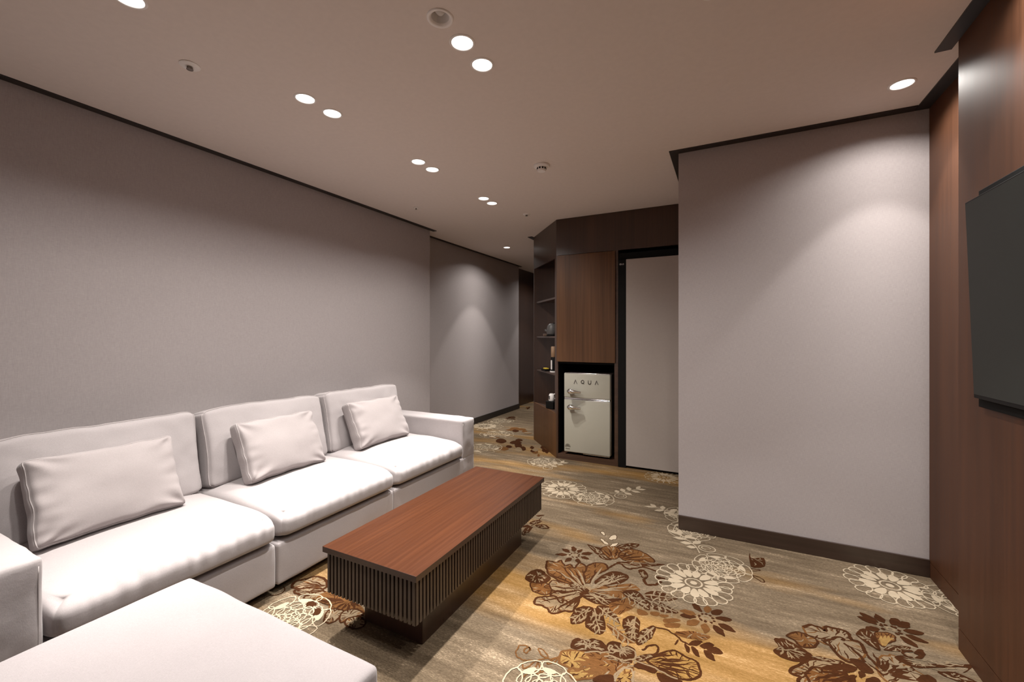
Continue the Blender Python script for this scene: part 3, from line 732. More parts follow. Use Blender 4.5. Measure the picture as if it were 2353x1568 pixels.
T0:-3021,6615 -3031,6659 -3015,6657 -2990,6621 -2987,6584 -3003,6590
D0:-3081,6701 -3092,6749 -3075,6747 -3048,6707 -3043,6666 -3061,6673
D0:-3070,6650 -3075,6688 -3056,6690 -3032,6661 -3034,6627 -3052,6630
M0:-3108,6654 -3122,6703 -3107,6700 -3080,6657 -3073,6616 -3089,6625
"""


def build_floor():
    bm = bmesh.new()
    quad(bm, (-3.6, -1.7, 0), (1.2, -1.7, 0), (1.2, 9.2, 0), (-3.6, 9.2, 0))
    order = {'D': 1, 'M': 2, 'T': 3, 'C': 4, 'G': 5}
    st = [0]
    def layer():
        st[0] += 1; return .0003 + st[0]*1e-6
    def ok(p):
        x, y = p
        return x < .80 if y < 2.31 else x < .925
    def fill(m, pts):
        z = layer()
        pts = [(max(-3.17, min(.92, x)), y) for x, y in pts]
        V = [Vector((x, y, z)) for x, y in pts]
        vs = [bm.verts.new(v) for v in V]
        for tri in geometry.tessellate_polygon([V]):
            try:
                f = bm.faces.new([vs[i] for i in tri]); f.material_index = order[m]
                f.normal_update()
                if f.normal.z < 0: f.normal_flip()
            except ValueError: pass
    def ribbon(m, pts, w, taper=False):
        z = layer(); N = len(pts); L = []; R = []
        for i in range(N):
            a = pts[max(0, i-1)]; b = pts[min(N-1, i+1)]
            if pts[0] == pts[-1] and N > 3:
                if i == 0: a = pts[N-2]
                if i == N-1: b = pts[1]
            dx, dy = b[0]-a[0], b[1]-a[1]; l = math.hypot(dx, dy) or 1
            k = w*.5*(1 + .35*noise.noise(Vector((pts[i][0]*60, pts[i][1]*60, m == 'C'))))
            if taper: k *= max(.08, math.sin(PI*min(1, (i+.25)/(N-.5))))
            px, py = pts[i]
            L.append(bm.verts.new((px-dy/l*k, py+dx/l*k, z))); R.append(bm.verts.new((px+dy/l*k, py-dx/l*k, z)))
        for i in range(N-1):
            f = bm.faces.new((L[i], R[i], R[i+1], L[i+1])); f.material_index = order[m]
            f.normal_update()
            if f.normal.z < 0: f.normal_flip()
    def smooth(pts, closed, sub=4):
        out = []; N = len(pts)
        for i in range(N if closed else N-1):
            if closed: p0, p1, p2, p3 = pts[i-1], pts[i], pts[(i+1) % N], pts[(i+2) % N]
            else: p0, p1, p2, p3 = pts[max(0, i-1)], pts[i], pts[i+1], pts[min(N-1, i+2)]
            for k in range(sub):
                s = k/sub
                q = [.5*(2*p1[j]+(p2[j]-p0[j])*s+(2*p0[j]-5*p1[j]+4*p2[j]-p3[j])*s*s+(3*p1[j]-p0[j]-3*p2[j]+p3[j])*s**3) for j in (0, 1)]
                out.append(tuple(q))
        if not closed: out.append(tuple(pts[-1]))
        return out
    def wob(pts, amp):
        return [(x+amp*noise.noise(Vector((x*55, y*55, 1.7))), y+amp*noise.noise(Vector((x*55, y*55, 9.1)))) for x, y in pts]
    # traced brown flowers and leaves
    for ln in CARPET.strip().split('\n'):
        head, body = ln.split(':'); m = head[0]; w = float(head[1:])/1000
        pts = [tuple(int(q)/1000 for q in s.split(',')) for s in body.split()]
        if w == 0:
            q = wob(smooth(pts, True, 3), .006); fill(m, q)
            cx = sum(p[0] for p in pts)/len(pts); cy = sum(p[1] for p in pts)/len(pts)
            ext = max(math.hypot(p[0]-cx, p[1]-cy) for p in pts)
            if ext > .05 and pts[0][1] < 3:
                for k, e in enumerate(q):
                    if e[1] < 1.1 or random.random() < .25: continue
                    jx, jy = random.uniform(-.25, .25)*ext, random.uniform(-.25, .25)*ext
                    a, b = (.02, random.uniform(.35, .8)) if m != 'D' else (random.uniform(.15, .35), random.uniform(.6, .95))
                    P = [(e[0]+(cx+jx-e[0])*(a+(b-a)*u/5), e[1]+(cy+jy-e[1])*(a+(b-a)*u/5)) for u in range(6)]
                    ribbon('T' if m == 'D' else random.choice('DDM') if m != 'M' else random.choice('DDT'), wob(P, .008), random.uniform(.0035, .0075), True)
        elif w > 0:
            cl = len(pts) > 3 and pts[0] == pts[-1]
            q = smooth(pts[:-1], True) if cl else smooth(pts, False)
            if cl: q = q + [q[0]]
            q = wob(q, .007); 
            if cl: q[-1] = q[0]
            ribbon(m, q, w)
        else:
            a, b = pts; N = 6
            ribbon(m, wob([(a[0]+(b[0]-a[0])*k/N, a[1]+(b[1]-a[1])*k/N) for k in range(N+1)], .01), -w, True)
    # cream line flowers
    def xf(cx, cy, rot, s):
        c, n = math.cos(rot), math.sin(rot)
        return lambda x, y: (cx+s*(c*x-n*y), cy+s*(n*x+c*y))
    def petal(T, a, r0, r1, w, inner=.35):
        P = []
        for k in range(13):
            u = k/12*2*PI
            rad = (r0+r1)/2 + (r1-r0)/2*math.cos(u)
            wd = w*math.sin(u)*(1+.35*math.cos(u))
            P.append(T(rad*math.cos(a)-wd*math.sin(a), rad*math.sin(a)+wd*math.cos(a)))
        return P[:-1]
    def chrys(cx, cy, R, rot=0, sx=1):
        rnd = random.Random(int(cx*1000)); T0 = xf(cx, cy, rot, R); T = lambda x, y: T0(x*sx, y)
        n = 19
        for k in range(n):
            a = 2*PI*k/n + rnd.uniform(-.04, .04)
            q = petal(T, a, .58, rnd.uniform(.93, 1.03), .150); ribbon('C', q+[q[0]], .0056)
        n = 13
        for k in range(n):
            a = 2*PI*k/n + rnd.uniform(-.05, .05)
            fill('C', petal(T, a, .27, rnd.uniform(.62, .70), .108))
        q = [T(.21*math.cos(u*PI/10), .21*math.sin(u*PI/10)) for u in range(20)]; ribbon('C', q+[q[0]], .008)
        fill('C', [T(.09*math.cos(u*PI/6), .09*math.sin(u*PI/6)) for u in range(12)])
    def rose(cx, cy, R, rot=0, fillit=True, dark=False):
        rnd = random.Random(int(cy*1000)); T = xf(cx, cy, rot, R)
        for ring, (n, r0, r1, w) in enumerate(((8, .58, 1.0, .34), (8, .42, .74, .24), (7, .28, .55, .19), (6, .14, .38, .14), (5, .04, .22, .09))):
            for k in range(n):
                a = 2*PI*k/n + ring*.4 + rnd.uniform(-.08, .08)
                if ring == 0 and fillit and k % 3 != 1:
                    fill('C', petal(T, a+.1, .60, .80, .20))
                if dark and ring == 1 and k in (0, 1, 6): fill('D', petal(T, a, .48, .72, .16))
                q = petal(T, a, r0, r1*rnd.uniform(.94, 1.05), w); ribbon('C', q+[q[0]], .0052)
    def sprig(T):
        q = smooth([T(0, 0), T(-.02, .06), T(-.045, .10), T(-.09, .15), T(-.13, .20)], False, 4); ribbon('C', q, .006)
        for bx, by, tx, ty, w in ((-.02, .06, -.075, .045, .018), (-.045, .10, -.115, .085, .020), (-.045, .10, .0, .155, .020), (-.08, .14, -.16, .135, .018), (-.09, .15, -.06, .215, .020), (-.12, .19, -.20, .22, .016), (-.12, .19, -.135, .26, .018)):
            dx, dy = tx-bx, ty-by; l = math.hypot(dx, dy)
            P = [(bx, by), (bx+dx*.3-dy/l*w*.8, by+dy*.3+dx/l*w*.8), (bx+dx*.6-dy/l*w, by+dy*.6+dx/l*w), (tx, ty), (bx+dx*.6+dy/l*w, by+dy*.6-dx/l*w), (bx+dx*.3+dy/l*w*.8, by+dy*.3-dx/l*w*.8)]
            fill('C', [T(*p) for p in P])
        q = [T(.035+.045*math.cos(u*PI/10), .075+.04*math.sin(u*PI/10)) for u in range(21)]; ribbon('C', q, .006)
        q = [T(.03+.024*math.cos(u*PI/8), .078+.02*math.sin(u*PI/8)) for u in range(13)]; ribbon('C', q, .005)
    def group(cx, cy, rot, s=1.0, parts='crs'):
        T = xf(cx, cy, rot, s)
        if 'r' in parts: p = T(.124, .229); rose(p[0], p[1], .145*s, rot+.3)
        if 'c' in parts: chrys(cx, cy, .185*s, rot)
        if 's' in parts: p = T(.01, .335); sprig(xf(p[0], p[1], rot, s))
    group(-.153, 2.323, 0)
    group(-1.200, 3.262, -1.33, 1.12)
    group(-.245, 2.905, .55, 1.0, 'r')
    group(.722, 2.742, -1.2, 1.02, 'cr')
    sprig(xf(-.26, 3.12, .55, 1.0)); rose(-.21, 2.93, .14)
    rose(-1.611, 3.868, .17); sprig(xf(-1.60, 3.72, -1.2, 1.1))
    chrys(-.50, 3.93, .17)
    rose(-1.72, 1.235, .165, .4, True, True)
    rose(-.585, 1.375, .135, 0, True)
    rose(-2.42, 4.06, .22); chrys(-2.98, 5.03, .26); rose(-2.60, 4.70, .22); rose(-2.95, 5.45, .2)
    return struct('floor', bm, [M_CARPET] + [M_IN[k] for k in 'DMTCG'])
build_floor()

# positions of the visible downlights found from the photograph's two vanishing points
LIT = [(-1.872, .560), (-1.868, .718), (-1.876, 1.420), (-1.873, 1.580), (-1.874, 2.285), (-1.872, 2.436),
       (-1.874, 3.152), (-1.876, 3.300), (-2.642, 5.050), (-.954, 1.436), (-.954, 1.592), (.730, 2.607), (-.043, 1.595),
       (-.043, .35), (.730, 1.765), (-2.642, 6.9)]  # put in out of view; the middle one fits the scallop on the wall
OFF = (-.953, 1.287)
HR = .046
def ceiling():
    bm = bmesh.new(); edges = []
    def loop(pts):
        vs = [bm.verts.new((x, y, CH)) for x, y in pts]
        return [bm.edges.new((vs[i], vs[(i+1) % len(vs)])) for i in range(len(vs))]
    edges += loop([(-3.6, -1.7), (1.2, -1.7), (1.2, 9.2), (-3.6, 9.2)])
    for x, y in LIT + [OFF]:
        edges += loop([(x+HR*math.cos(2*PI*k/32), y+HR*math.sin(2*PI*k/32)) for k in range(32)])
    bmesh.ops.triangle_fill(bm, edges=edges, use_beauty=True)
    for f in bm.faces:
        f.normal_update()
        if f.normal.z > 0: f.normal_flip()
    return struct('ceiling', bm, M_CEIL)
ceiling()

YB = 2.935                                            # plane of the pale block wall
XL, XF = -2.972, -3.180                               # left wall, recessed corridor wall
struct('wall_left', B(-3.3, XL, -1.7, 3.822, 0, CH), M_WALL)
struct('wall_corridor', B(-3.5, XF, 3.822, 6.515, 0, CH), M_WALL)
struct('wall_corridor_dark', B(-3.6, -3.285, 6.515, 7.60, 0, CH), M_DKWOOD)
struct('wall_end', B(-3.6, -1.4, 7.60, 7.75, 0, CH), M_WALL)
struct('wall_center', B(-.283, .93, YB, 4.9, 0, CH), M_WALL)
struct('wall_back', B(-3.3, .95, -1.75, -1.6, 0, CH), M_WALL)
struct('wall_corridor_right', B(-2.078, -1.50, 4.67, 7.6, 0, CH), M_DKWOOD)
struct('wall_behind_cabinets', B(-1.50, -.283, 4.70, 4.9, 0, CH), M_DKWOOD)
# wood panelled right wall: nearer part steps forward; a fine groove runs above the flush skirting
bm = bmesh.new()
box(bm, .82, 1.2, -1.7, 2.314, .088, CH); box(bm, .82, 1.2, -1.7, 2.314, 0, .083); f0 = len(bm.faces); box(bm, .832, 1.2, -1.7, 2.302, .08, .09)
bm.faces.ensure_lookup_table()
for f in bm.faces[f0:]: f.material_index = 1
struct('wall_right', bm, [M_WOOD, M_GAP])
bm = bmesh.new()
box(bm, .93, 1.2, 2.314, YB+.02, .081, CH); box(bm, .93, 1.2, 2.314, YB+.02, 0, .076); f0 = len(bm.faces); box(bm, .942, 1.2, 2.315, YB+.02, .07, .09)
bm.faces.ensure_lookup_table()
for f in bm.faces[f0:]: f.material_index = 1
struct('wall_right_far', bm, [M_WOOD, M_GAP])
# recessed slots at the ceiling edge, their shade painted as flat dark strips
def strip(name, x0, x1, y0, y1): struct(name, B(x0, x1, y0, y1, CH-.006, CH+.004), M_STRIP)
strip('trim_1', XL, XL+.048, -1.6, 3.822+.062)
strip('trim_2', XF, XF+.040, 3.885, 6.515+.055)
strip('trim_3', -.335, .87, YB-.055, YB)
strip('trim_4', -.335, -.283, YB, 4.0)
strip('trim_5', .767, .82, -1.6, 2.314+.057)
strip('trim_6', .872, .93, 2.372, YB)
strip('trim_7', -2.135, -2.078, 4.62, 7.6)
struct('baseboard_center', B(-.283, .93, YB-.012, YB, 0, .092, bevel=.002), M_BASE)
struct('baseboard_corridor', B(XF, XF+.012, 3.822, 6.53, 0, .085, bevel=.002), M_STRIP)
struct('baseboard_left', B(XL, XL+.012, -1.6, 3.83, 0, .085, bevel=.002), M_BASE)
struct('baseboard_end', B(-3.285, -2.08, 7.585, 7.60, 0, .10, bevel=.002), M_STRIP)

# ------------------------------------------------------------------ ceiling fittings
def make_light():
    r = thing('downlight', 'x', 'ceiling light', (0, 0, CH))
    bm = bmesh.new()
    n = 40
    prof = [(.0405, .030), (.0415, .012), (.0425, -.0015), (.044, -.0035), (.0505, -.003), (.0525, -.0005), (.0525, .0005)]
    rings = [[bm.verts.new((q*math.cos(2*PI*k/n), q*math.sin(2*PI*k/n), CH+h)) for k in range(n)] for q, h in prof]
    for a, b in zip(rings, rings[1:]):
        for k in range(n): bm.faces.new((a[k], b[k], b[(k+1) % n], a[(k+1) % n]))
    bmesh.ops.recalc_face_normals(bm, faces=bm.faces[:])
    link('trim_ring', bm, M_WHITE, r, True)
    lathe_bm = lathe(bmesh.new(), [(.0412, .012), (.0412, .006), (.036, .004), (.015, .003)], (0, 0, CH), 40)
    link('lens', lathe_bm, M_LENS, r, True)
    return r
LAB = ['lit round downlight just outside the top left picture edge, nearer than its visible twin',
       'lit round downlight cut by the top left picture edge, above the near sofa arm',
       'left one of the lit downlight pair above the middle sofa seat',
       'right one of the lit downlight pair above the middle sofa seat',
       'left one of the lit downlight pair above the far sofa seat',
       'right one of the lit downlight pair above the far sofa seat',
       'left one of the small lit downlight pair near the corridor mouth',
       'right one of the small lit downlight pair near the corridor mouth',
       'single farthest lit downlight inside the corridor, before the bright wall scallop',
       'lit downlight next to the unlit spotlight above the coffee table',
       'second lit downlight from the unlit spotlight above the coffee table',
       'single lit downlight at upper right close to the wood panelled wall',
       'lit downlight just above the top picture edge, glowing on the ceiling right of centre']
base_light = make_light()
spots = []
for i, (x, y) in enumerate(LIT):
    lab = LAB[i] if i < len(LAB) else 'unseen lit round downlight outside the picture above the near part of the room'
    if i == 0:
        base_light.location = (x, y, CH); base_light['label'] = lab; o = base_light
        o['group'] = 'lit recessed ceiling downlights'
    elif i < len(LAB): o = dup(base_light, (x, y, CH), lab, 'lit recessed ceiling downlights')
    else: o = dup(base_light, (x, y, CH), lab, 'downlights outside the picture')
    ld = bpy.data.lights.new('downlight_beam', 'SPOT')
    ld.energy = POWER*PW.get(i, 1.0); ld.color = (1.0, .935, .872)
    ld.spot_size = math.radians(165); ld.spot_blend = .15; ld.shadow_soft_size = .028
    ld.use_nodes = True; nt = ld.node_tree
    em = nt.nodes['Emission']; tc = nt.nodes.new('ShaderNodeTexCoord'); sp = nt.nodes.new('ShaderNodeSeparateXYZ')
    nt.links.new(tc.outputs['Normal'], sp.inputs[0])
    def mth(op, a):
        m = nt.nodes.new('ShaderNodeMath'); m.operation = op
        nt.links.new(a, m.inputs[0]); return m
    ab = mth('ABSOLUTE', sp.outputs['Z']); mn = mth('MINIMUM', ab.outputs[0]); mn.inputs[1].default_value = 1.0
    ac = mth('ARCCOSINE', mn.outputs[0]); dv = mth('DIVIDE', ac.outputs[0]); dv.inputs[1].default_value = PI/2
    cr = nt.nodes.new('ShaderNodeValToRGB'); e = cr.color_ramp.elements
    prof = PROFILE
    while len(e) < len(prof): e.new(.5)
    for el, (a, s) in zip(e, prof): el.position = a/90; el.color = (s, s, s, 1)
    nt.links.new(dv.outputs[0], cr.inputs['Fac']); nt.links.new(cr.outputs['Color'], em.inputs['Strength'])
    lo = bpy.data.objects.new('downlight_beam', ld); COL.objects.link(lo); lo.location = (0, 0, -.012); lo.parent = o

r = thing('adjustable_spotlight', 'unlit white recessed spotlight with an open grey cone above the coffee table', 'ceiling light', (*OFF, CH))
bm = bmesh.new(); n = 40
prof = [(.021, .030), (.026, .018), (.033, .004), (.037, -.0015), (.041, -.004), (.0485, -.004), (.0505, -.0005), (.0505, .001)]
rings = [[bm.verts.new((OFF[0]+q*math.cos(2*PI*k/n), OFF[1]+q*math.sin(2*PI*k/n), CH+h)) for k in range(n)] for q, h in prof]
for ri, (a, b) in enumerate(zip(rings, rings[1:])):
    for k in range(n):
        f = bm.faces.new((a[k], b[k], b[(k+1) % n], a[(k+1) % n])); f.material_index = 1 if ri < 2 else 0
bmesh.ops.recalc_face_normals(bm, faces=bm.faces[:])
link('trim_ring', bm, [M_WHITE, M_CONE], r, True)
link('bulb', lathe(bmesh.new(), [(.021, .0295), (.017, .022), (.010, .015), (.003, .012)], (*OFF, CH), 32), M_CONE, r, True)

x, y = -1.150, 2.718
r = thing('smoke_detector', 'white smoke detector dome with dark slots on the ceiling', 'smoke detector', (x, y, CH))
link('mounting_plate', lathe(bmesh.new(), [(.054, .000), (.056, -.006), (.052, -.014), (.044, -.017)], (x, y, CH), 40), M_WHITE, r, True, 40)
link('sensor_cap', lathe(bmesh.new(), [(.032, -.016), (.031, -.036), (.026, -.044), (.008, -.046)], (x, y, CH), 32), M_WHITE, r, True, 40)
for k in range(10):
    a = 2*PI*k/10; bm = B(-.0055, .0055, -.0012, .0012, -.006, .006)
    bmesh.ops.rotate(bm, verts=bm.verts, matrix=Matrix.Rotation(a, 3, 'Z'))
    bmesh.ops.translate(bm, verts=bm.verts, vec=(x-.0318*math.sin(a), y+.0318*math.cos(a), CH-.026))
    link('vent_slot', bm, M_GAP, r)

def sprinkler(x, y, s, label):
    r = thing('fire_sprinkler', label, 'sprinkler', (x, y, CH), 'fire sprinklers on the ceiling')
    link('escutcheon', lathe(bmesh.new(), [(.039*s, .000), (.039*s, -.003), (.034*s, -.007), (.013*s, -.008)], (x, y, CH), 32), M_WHITE, r, True, 40)
    bm = bmesh.new()
    lathe(bm, [(.011*s, -.006), (.011*s, -.016), (.010*s, -.0165), (.013*s, -.017), (.013*s, -.0195), (.003*s, -.021)], (x, y, CH), 20)
    link('sprinkler_head', bm, M_STEEL, r, True, 40)
sprinkler(-2.094, 1.017, 1, 'white round sprinkler plate with dark head above the near end of the sofa')
sprinkler(-1.745, 3.75, .9, 'small sprinkler far back on the ceiling near the corner shelf')
sprinkler(-2.56, 3.09, .55, 'tiny sprinkler dot on the ceiling near the far end of the left wall')

# ------------------------------------------------------------------ soft furniture
def cushion(sx, sy, sz, n, r, disp=None):
    bm = bmesh.new(); nx, ny, nz = n; V = {}
    def tt(i, m):
        t = 2*i/m-1; return .45*t + .55*math.sin(t*PI/2)
    hx, hy, hz = sx/2, sy/2, sz/2
    def v(i, j, k):
        if (i, j, k) not in V:
            p = Vector((tt(i, nx), tt(j, ny), tt(k, nz)))
            P = Vector((p.x*hx, p.y*hy, p.z*hz))
            q = Vector((max(-hx+r, min(hx-r, P.x)), max(-hy+r, min(hy-r, P.y)), max(-hz+r, min(hz-r, P.z))))
            d = P-q
            if d.length > 1e-9: P = q + d.normalized()*r
            if disp: P = disp(P, p)
            V[(i, j, k)] = bm.verts.new(P)
        return V[(i, j, k)]
    for i in range(nx):
        for j in range(ny):
            bm.faces.new((v(i, j, nz), v(i+1, j, nz), v(i+1, j+1, nz), v(i, j+1, nz)))
            bm.faces.new((v(i, j, 0), v(i, j+1, 0), v(i+1, j+1, 0), v(i+1, j, 0)))
    for i in range(nx):
        for k in range(nz):
            bm.faces.new((v(i, 0, k), v(i+1, 0, k), v(i+1, 0, k+1), v(i, 0, k+1)))
            bm.faces.new((v(i, ny, k), v(i, ny, k+1), v(i+1, ny, k+1), v(i+1, ny, k)))
    for j in range(ny):
        for k in range(nz):
            bm.faces.new((v(0, j, k), v(0, j, k+1), v(0, j+1, k+1), v(0, j+1, k)))
            bm.faces.new((v(nx, j, k), v(nx, j+1, k), v(nx, j+1, k+1), v(nx, j, k+1)))
    border = [(i, 0) for i in range(nx)] + [(nx, j) for j in range(ny)] + [(i, ny) for i in range(nx, 0, -1)] + [(0, j) for j in range(ny, 0, -1)]
    kk = nz - 1 if nz > 3 else nz
    rim = [V[(i, j, kk)] for i, j in border]
    bmesh.ops.recalc_face_normals(bm, faces=bm.faces[:])
    return bm, rim

def xform(bm, M): bmesh.ops.transform(bm, matrix=M, verts=bm.verts)

sofa = thing('sofa', 'long three seat pale grey fabric sofa with block arms along the left wall', 'sofa', (-2.45, 1.72, 0))
YS = [.533, 1.318, 2.120, 2.919]
ARM0, ARM1 = .335, 3.107
# base modules, a little soft at the edges
for i, (y0, y1) in enumerate(((ARM0, 1.311), (1.317, 2.117), (2.121, ARM1))):
    seed = 13.7*i
    def dsp(P, p, seed=seed):
        f = max(0, p.x)
        k = .0035*noise.noise(Vector((P.y*7+seed, P.z*9, 2.2)))*f
        return Vector((P.x + k + .004*f*(1-p.z*p.z)*(1-p.y**4), P.y, P.z + .002*noise.noise(Vector((P.y*6, P.x*6, seed)))))
    bm, rim = cushion(.96, y1-y0, .208, (16, 40, 12), .013, dsp)
    xform(bm, Matrix.Translation((-2.42, (y0+y1)/2, .139)))
    link('base', bm, M_SOFA, sofa, True)
for x in (-2.86, -2.03):
    for y in (.42, 1.24, 1.40, 2.04, 2.20, 3.02): link('foot', B(x-.03, x+.03, y-.03, y+.03, 0, .05, bevel=.004), M_BLACK, sofa)
# arms
def armd(P, p):
    w = .003*noise.noise(Vector((P.x*8, P.y*14, P.z*12))) + .0022*noise.noise(Vector((P.x*30, P.y*30, P.z*6)))*max(0, p.x)
    return Vector((P.x + w + (.006*(1-p.z**2)*(1-p.y**2) if p.x > 0 else 0), P.y + w*.6, P.z + w + .004*(1-p.x**2)*(1-p.y**2)*(p.z > 0)))
for y0, y1 in ((ARM0, YS[0]-.002), (YS[3]+.002, ARM1)):
    bm, rim = cushion(.995, y1-y0, .320, (40, 14, 22), .016, armd)
    xform(bm, Matrix.Translation((-2.4375, (y0+y1)/2, .388)))
    a = link('arm', bm, M_SOFA, sofa, True)
    for yy in (y0+.012, y1-.012):
        link('seam', tube(bmesh.new(), [(-1.9405, yy, z) for z in [.25+.27*k/12 for k in range(13)]], .0016), M_PIPE, a, True)
link('back_frame', B(-2.955, -2.80, YS[0], YS[3], .20, .565, bevel=.015, seg=3), M_SOFA, sofa, True)
# seat cushions
for i in range(3):
    y0, y1 = YS[i]+.003, YS[i+1]-.003; sd = 5.1*i
    def seatd(P, p, sd=sd, hy=(y1-y0)/2):
        ax, ay, az = abs(p.x), abs(p.y), abs(p.z)
        lo, hi = .3, 1.0                                  # push the cube point out onto a soft superquadric
        for _ in range(26):
            m = (lo+hi)/2
            if (ax*m)**6.0 + (ay*m)**30 + (az*m)**4.4 > 1: hi = m
            else: lo = m
        q = p*lo
        x, y, z = q.x*.437, q.y*hy, q.z*.066
        bx, by = max(0, 1-q.x**2), max(0, 1-q.y**2)
        up = max(0, q.z)
        z += .050*bx*by**.5*min(1, up*1.6)
        # puckers running back from the front seam
        edge = math.exp(-((q.x-.93)/.075)**2)*min(1, max(0, q.z+.55))
        rg = .30-1.6*abs(noise.noise(Vector((y*15+sd, x*2.0, sd)))) + .55*noise.noise(Vector((y*44+sd, x*4, sd+3)))
        z += .0150*rg*edge*(1-ay**8); x += .0080*rg*edge*(1-ay**8)
        z += .007*noise.noise(Vector((x*5, y*4, sd+7)))*up
        c = max(0, p.x)**10*ay**30
        z -= .014*c*up; x -= .010*c
        return Vector((x, y, max(z, -.0715)))
    bm, rim = cushion(.85, y1-y0, .132, (64, 120, 14), .023, seatd)
    xform(bm, Matrix.Translation((-2.345, (y0+y1)/2, .316)))
    link('seat_cushion', bm, M_SOFA, sofa, True)
# back cushions and their piping
def backpiece(y0, y1, sd, parent, tilt=11):
    w = y1-y0; h = .455; th = .165
    def dd(P, p):
        bx, by = max(0, 1-p.x**2), max(0, 1-p.y**2)
        x, y, z = P
        if p.z > 0: z += .042*bx**.5*by**.5
        x -= 0
        y += .008*noise.noise(Vector((P.x*5, sd, P.z*5)))*abs(p.y)**4 - .010*by*0
        # top edge sags a little between the corners
        y += (.009*noise.noise(Vector((P.x*4.5, sd, 1))) + .004*noise.noise(Vector((P.x*14, sd, 3))) - .004*bx)*max(0, p.y)**3
        cc = (abs(p.x)*abs(p.y))**9; y -= .016*cc*(1 if p.y > 0 else -1); x -= .012*cc*(1 if p.x > 0 else -1)
        x += (.004-.010*by)*(1 if p.x > 0 else -1)*abs(p.x)**3
        z += .012*noise.noise(Vector((P.x*5+sd, P.y*5, sd)))*(p.z > 0) + .0035*noise.noise(Vector((P.x*17+sd, P.y*17, sd)))
        return Vector((x, y, z))
    bm, rim = cushion(w, h, th, (56, 34, 8), .030, dd)
    path = [v.co.copy() + Vector((0, 0, .002)) for v in rim]
    # local x -> +y world, local y -> up, local z -> towards the room (+x)
    R = Matrix(((0, 0, 1, 0), (1, 0, 0, 0), (0, 1, 0, 0), (0, 0, 0, 1)))
    M = Matrix.Translation((-2.668, (y0+y1)/2, .595)) @ Matrix.Rotation(math.radians(-tilt), 4, 'Y') @ R
    xform(bm, M)
    o = link('back_cushion', bm, M_SOFA, parent, True)
    link('piping', tube(bmesh.new(), [M @ p for p in path], .0024, 6, True), M_PIPE, o, True)
backpiece(.548, 1.305, 1.3, sofa); backpiece(1.335, 2.118, 6.4, sofa, 12); backpiece(2.142, 2.905, 9.9, sofa)

def pillow(y0, y1, sd, label, xb=-2.335, zb=.432, tilt=24.5, h=.355, roll=0):
    w = y1-y0; th = .085
    loc = (xb, (y0+y1)/2, zb)
    r = thing('throw_pillow', label, 'pillow', loc, 'throw pillows on the sofa')
    def dd(P, p):
        bx, by = max(0, 1-p.x**2), max(0, 1-p.y**2)
        x, y, z = P
        z += (.048 if p.z > 0 else -.035)*abs(p.z)*(bx**.45)*(by**.45)
        x *= 1-.030*by; y *= 1-.045*bx
        cor = abs(p.x)**2*abs(p.y)**2
        rr = math.hypot(1-abs(p.x), 1-abs(p.y)); an = math.atan2(1-abs(p.y), 1-abs(p.x)+1e-6)
        z += .006*math.sin(an*7+sd+3*(p.x > 0)+5*(p.y > 0))*math.exp(-((rr-.32)/.25)**2)*(1 if p.z > 0 else 0)
        eg = math.exp(-((1-abs(p.x))/.30)**2)
        z += .011*noise.noise(Vector((P.x*9+sd, P.y*26, sd)))*eg*(p.z > 0)
        z += .008*noise.noise(Vector((P.x*7+sd, P.y*9, sd+4)))*(p.z > 0)
        y += .006*noise.noise(Vector((P.x*12+sd, 0, sd)))*abs(p.y)**3
        x += .005*noise.noise(Vector((0, P.y*14+sd, sd)))*abs(p.x)**3
        return Vector((x, y, z))
    bm, rim = cushion(w, h, th, (52, 40, 8), .024, dd)
    path = [v.co.copy() + Vector((0, 0, .001)) for v in rim]
    R = Matrix(((0, 0, 1, 0), (1, 0, 0, 0), (0, 1, 0, 0), (0, 0, 0, 1)))
    M = Matrix.Translation(loc) @ Matrix.Rotation(math.radians(roll), 4, 'X') @ Matrix.Rotation(math.radians(-tilt), 4, 'Y') @ Matrix.Translation((-.03, 0, h/2)) @ R
    xform(bm, M)
    link('cover', bm, M_PIL, r, True)
    link('piping', tube(bmesh.new(), [M @ p for p in path], .0020, 6, True), M_PIPE, r, True)
pillow(.612, 1.120, 2.0, 'pale grey throw pillow on the nearest sofa seat, beside the near arm')
pillow(1.425, 1.925, 4.6, 'pale grey throw pillow leaning on the middle sofa seat')
pillow(2.215, 2.735, 8.8, 'pale grey throw pillow on the far sofa seat, next to the far arm')

ott = thing('ottoman', 'large pale grey fabric ottoman block in the foreground, cut by the bottom edge', 'ottoman', (-1.22, .35, 0))
def ottd(P, p):
    k = .0025*noise.noise(Vector((P.x*6, P.y*6, P.z*6)))
    z = P.z + k
    if p.z > 0: z += .006*(1-p.x**2)*(1-p.y**2) - .004*(abs(p.x)*abs(p.y))**8
    return Vector((P.x+k*1.2, P.y+k*1.2, z))
bm, rim = cushion(.872, .90, .375, (40, 40, 20), .014, ottd)
xform(bm, Matrix.Translation((-1.222, .358, .2315)))
oc = link('cover', bm, M_OTT, ott, True)
for sx in (-1, 1):
    for sy in (-1, 1):
        X, Y = -1.222+sx*.37, .358+sy*.38
        link('foot', B(X-.03, X+.03, Y-.03, Y+.03, 0, .05, bevel=.004), M_BLACK, ott)

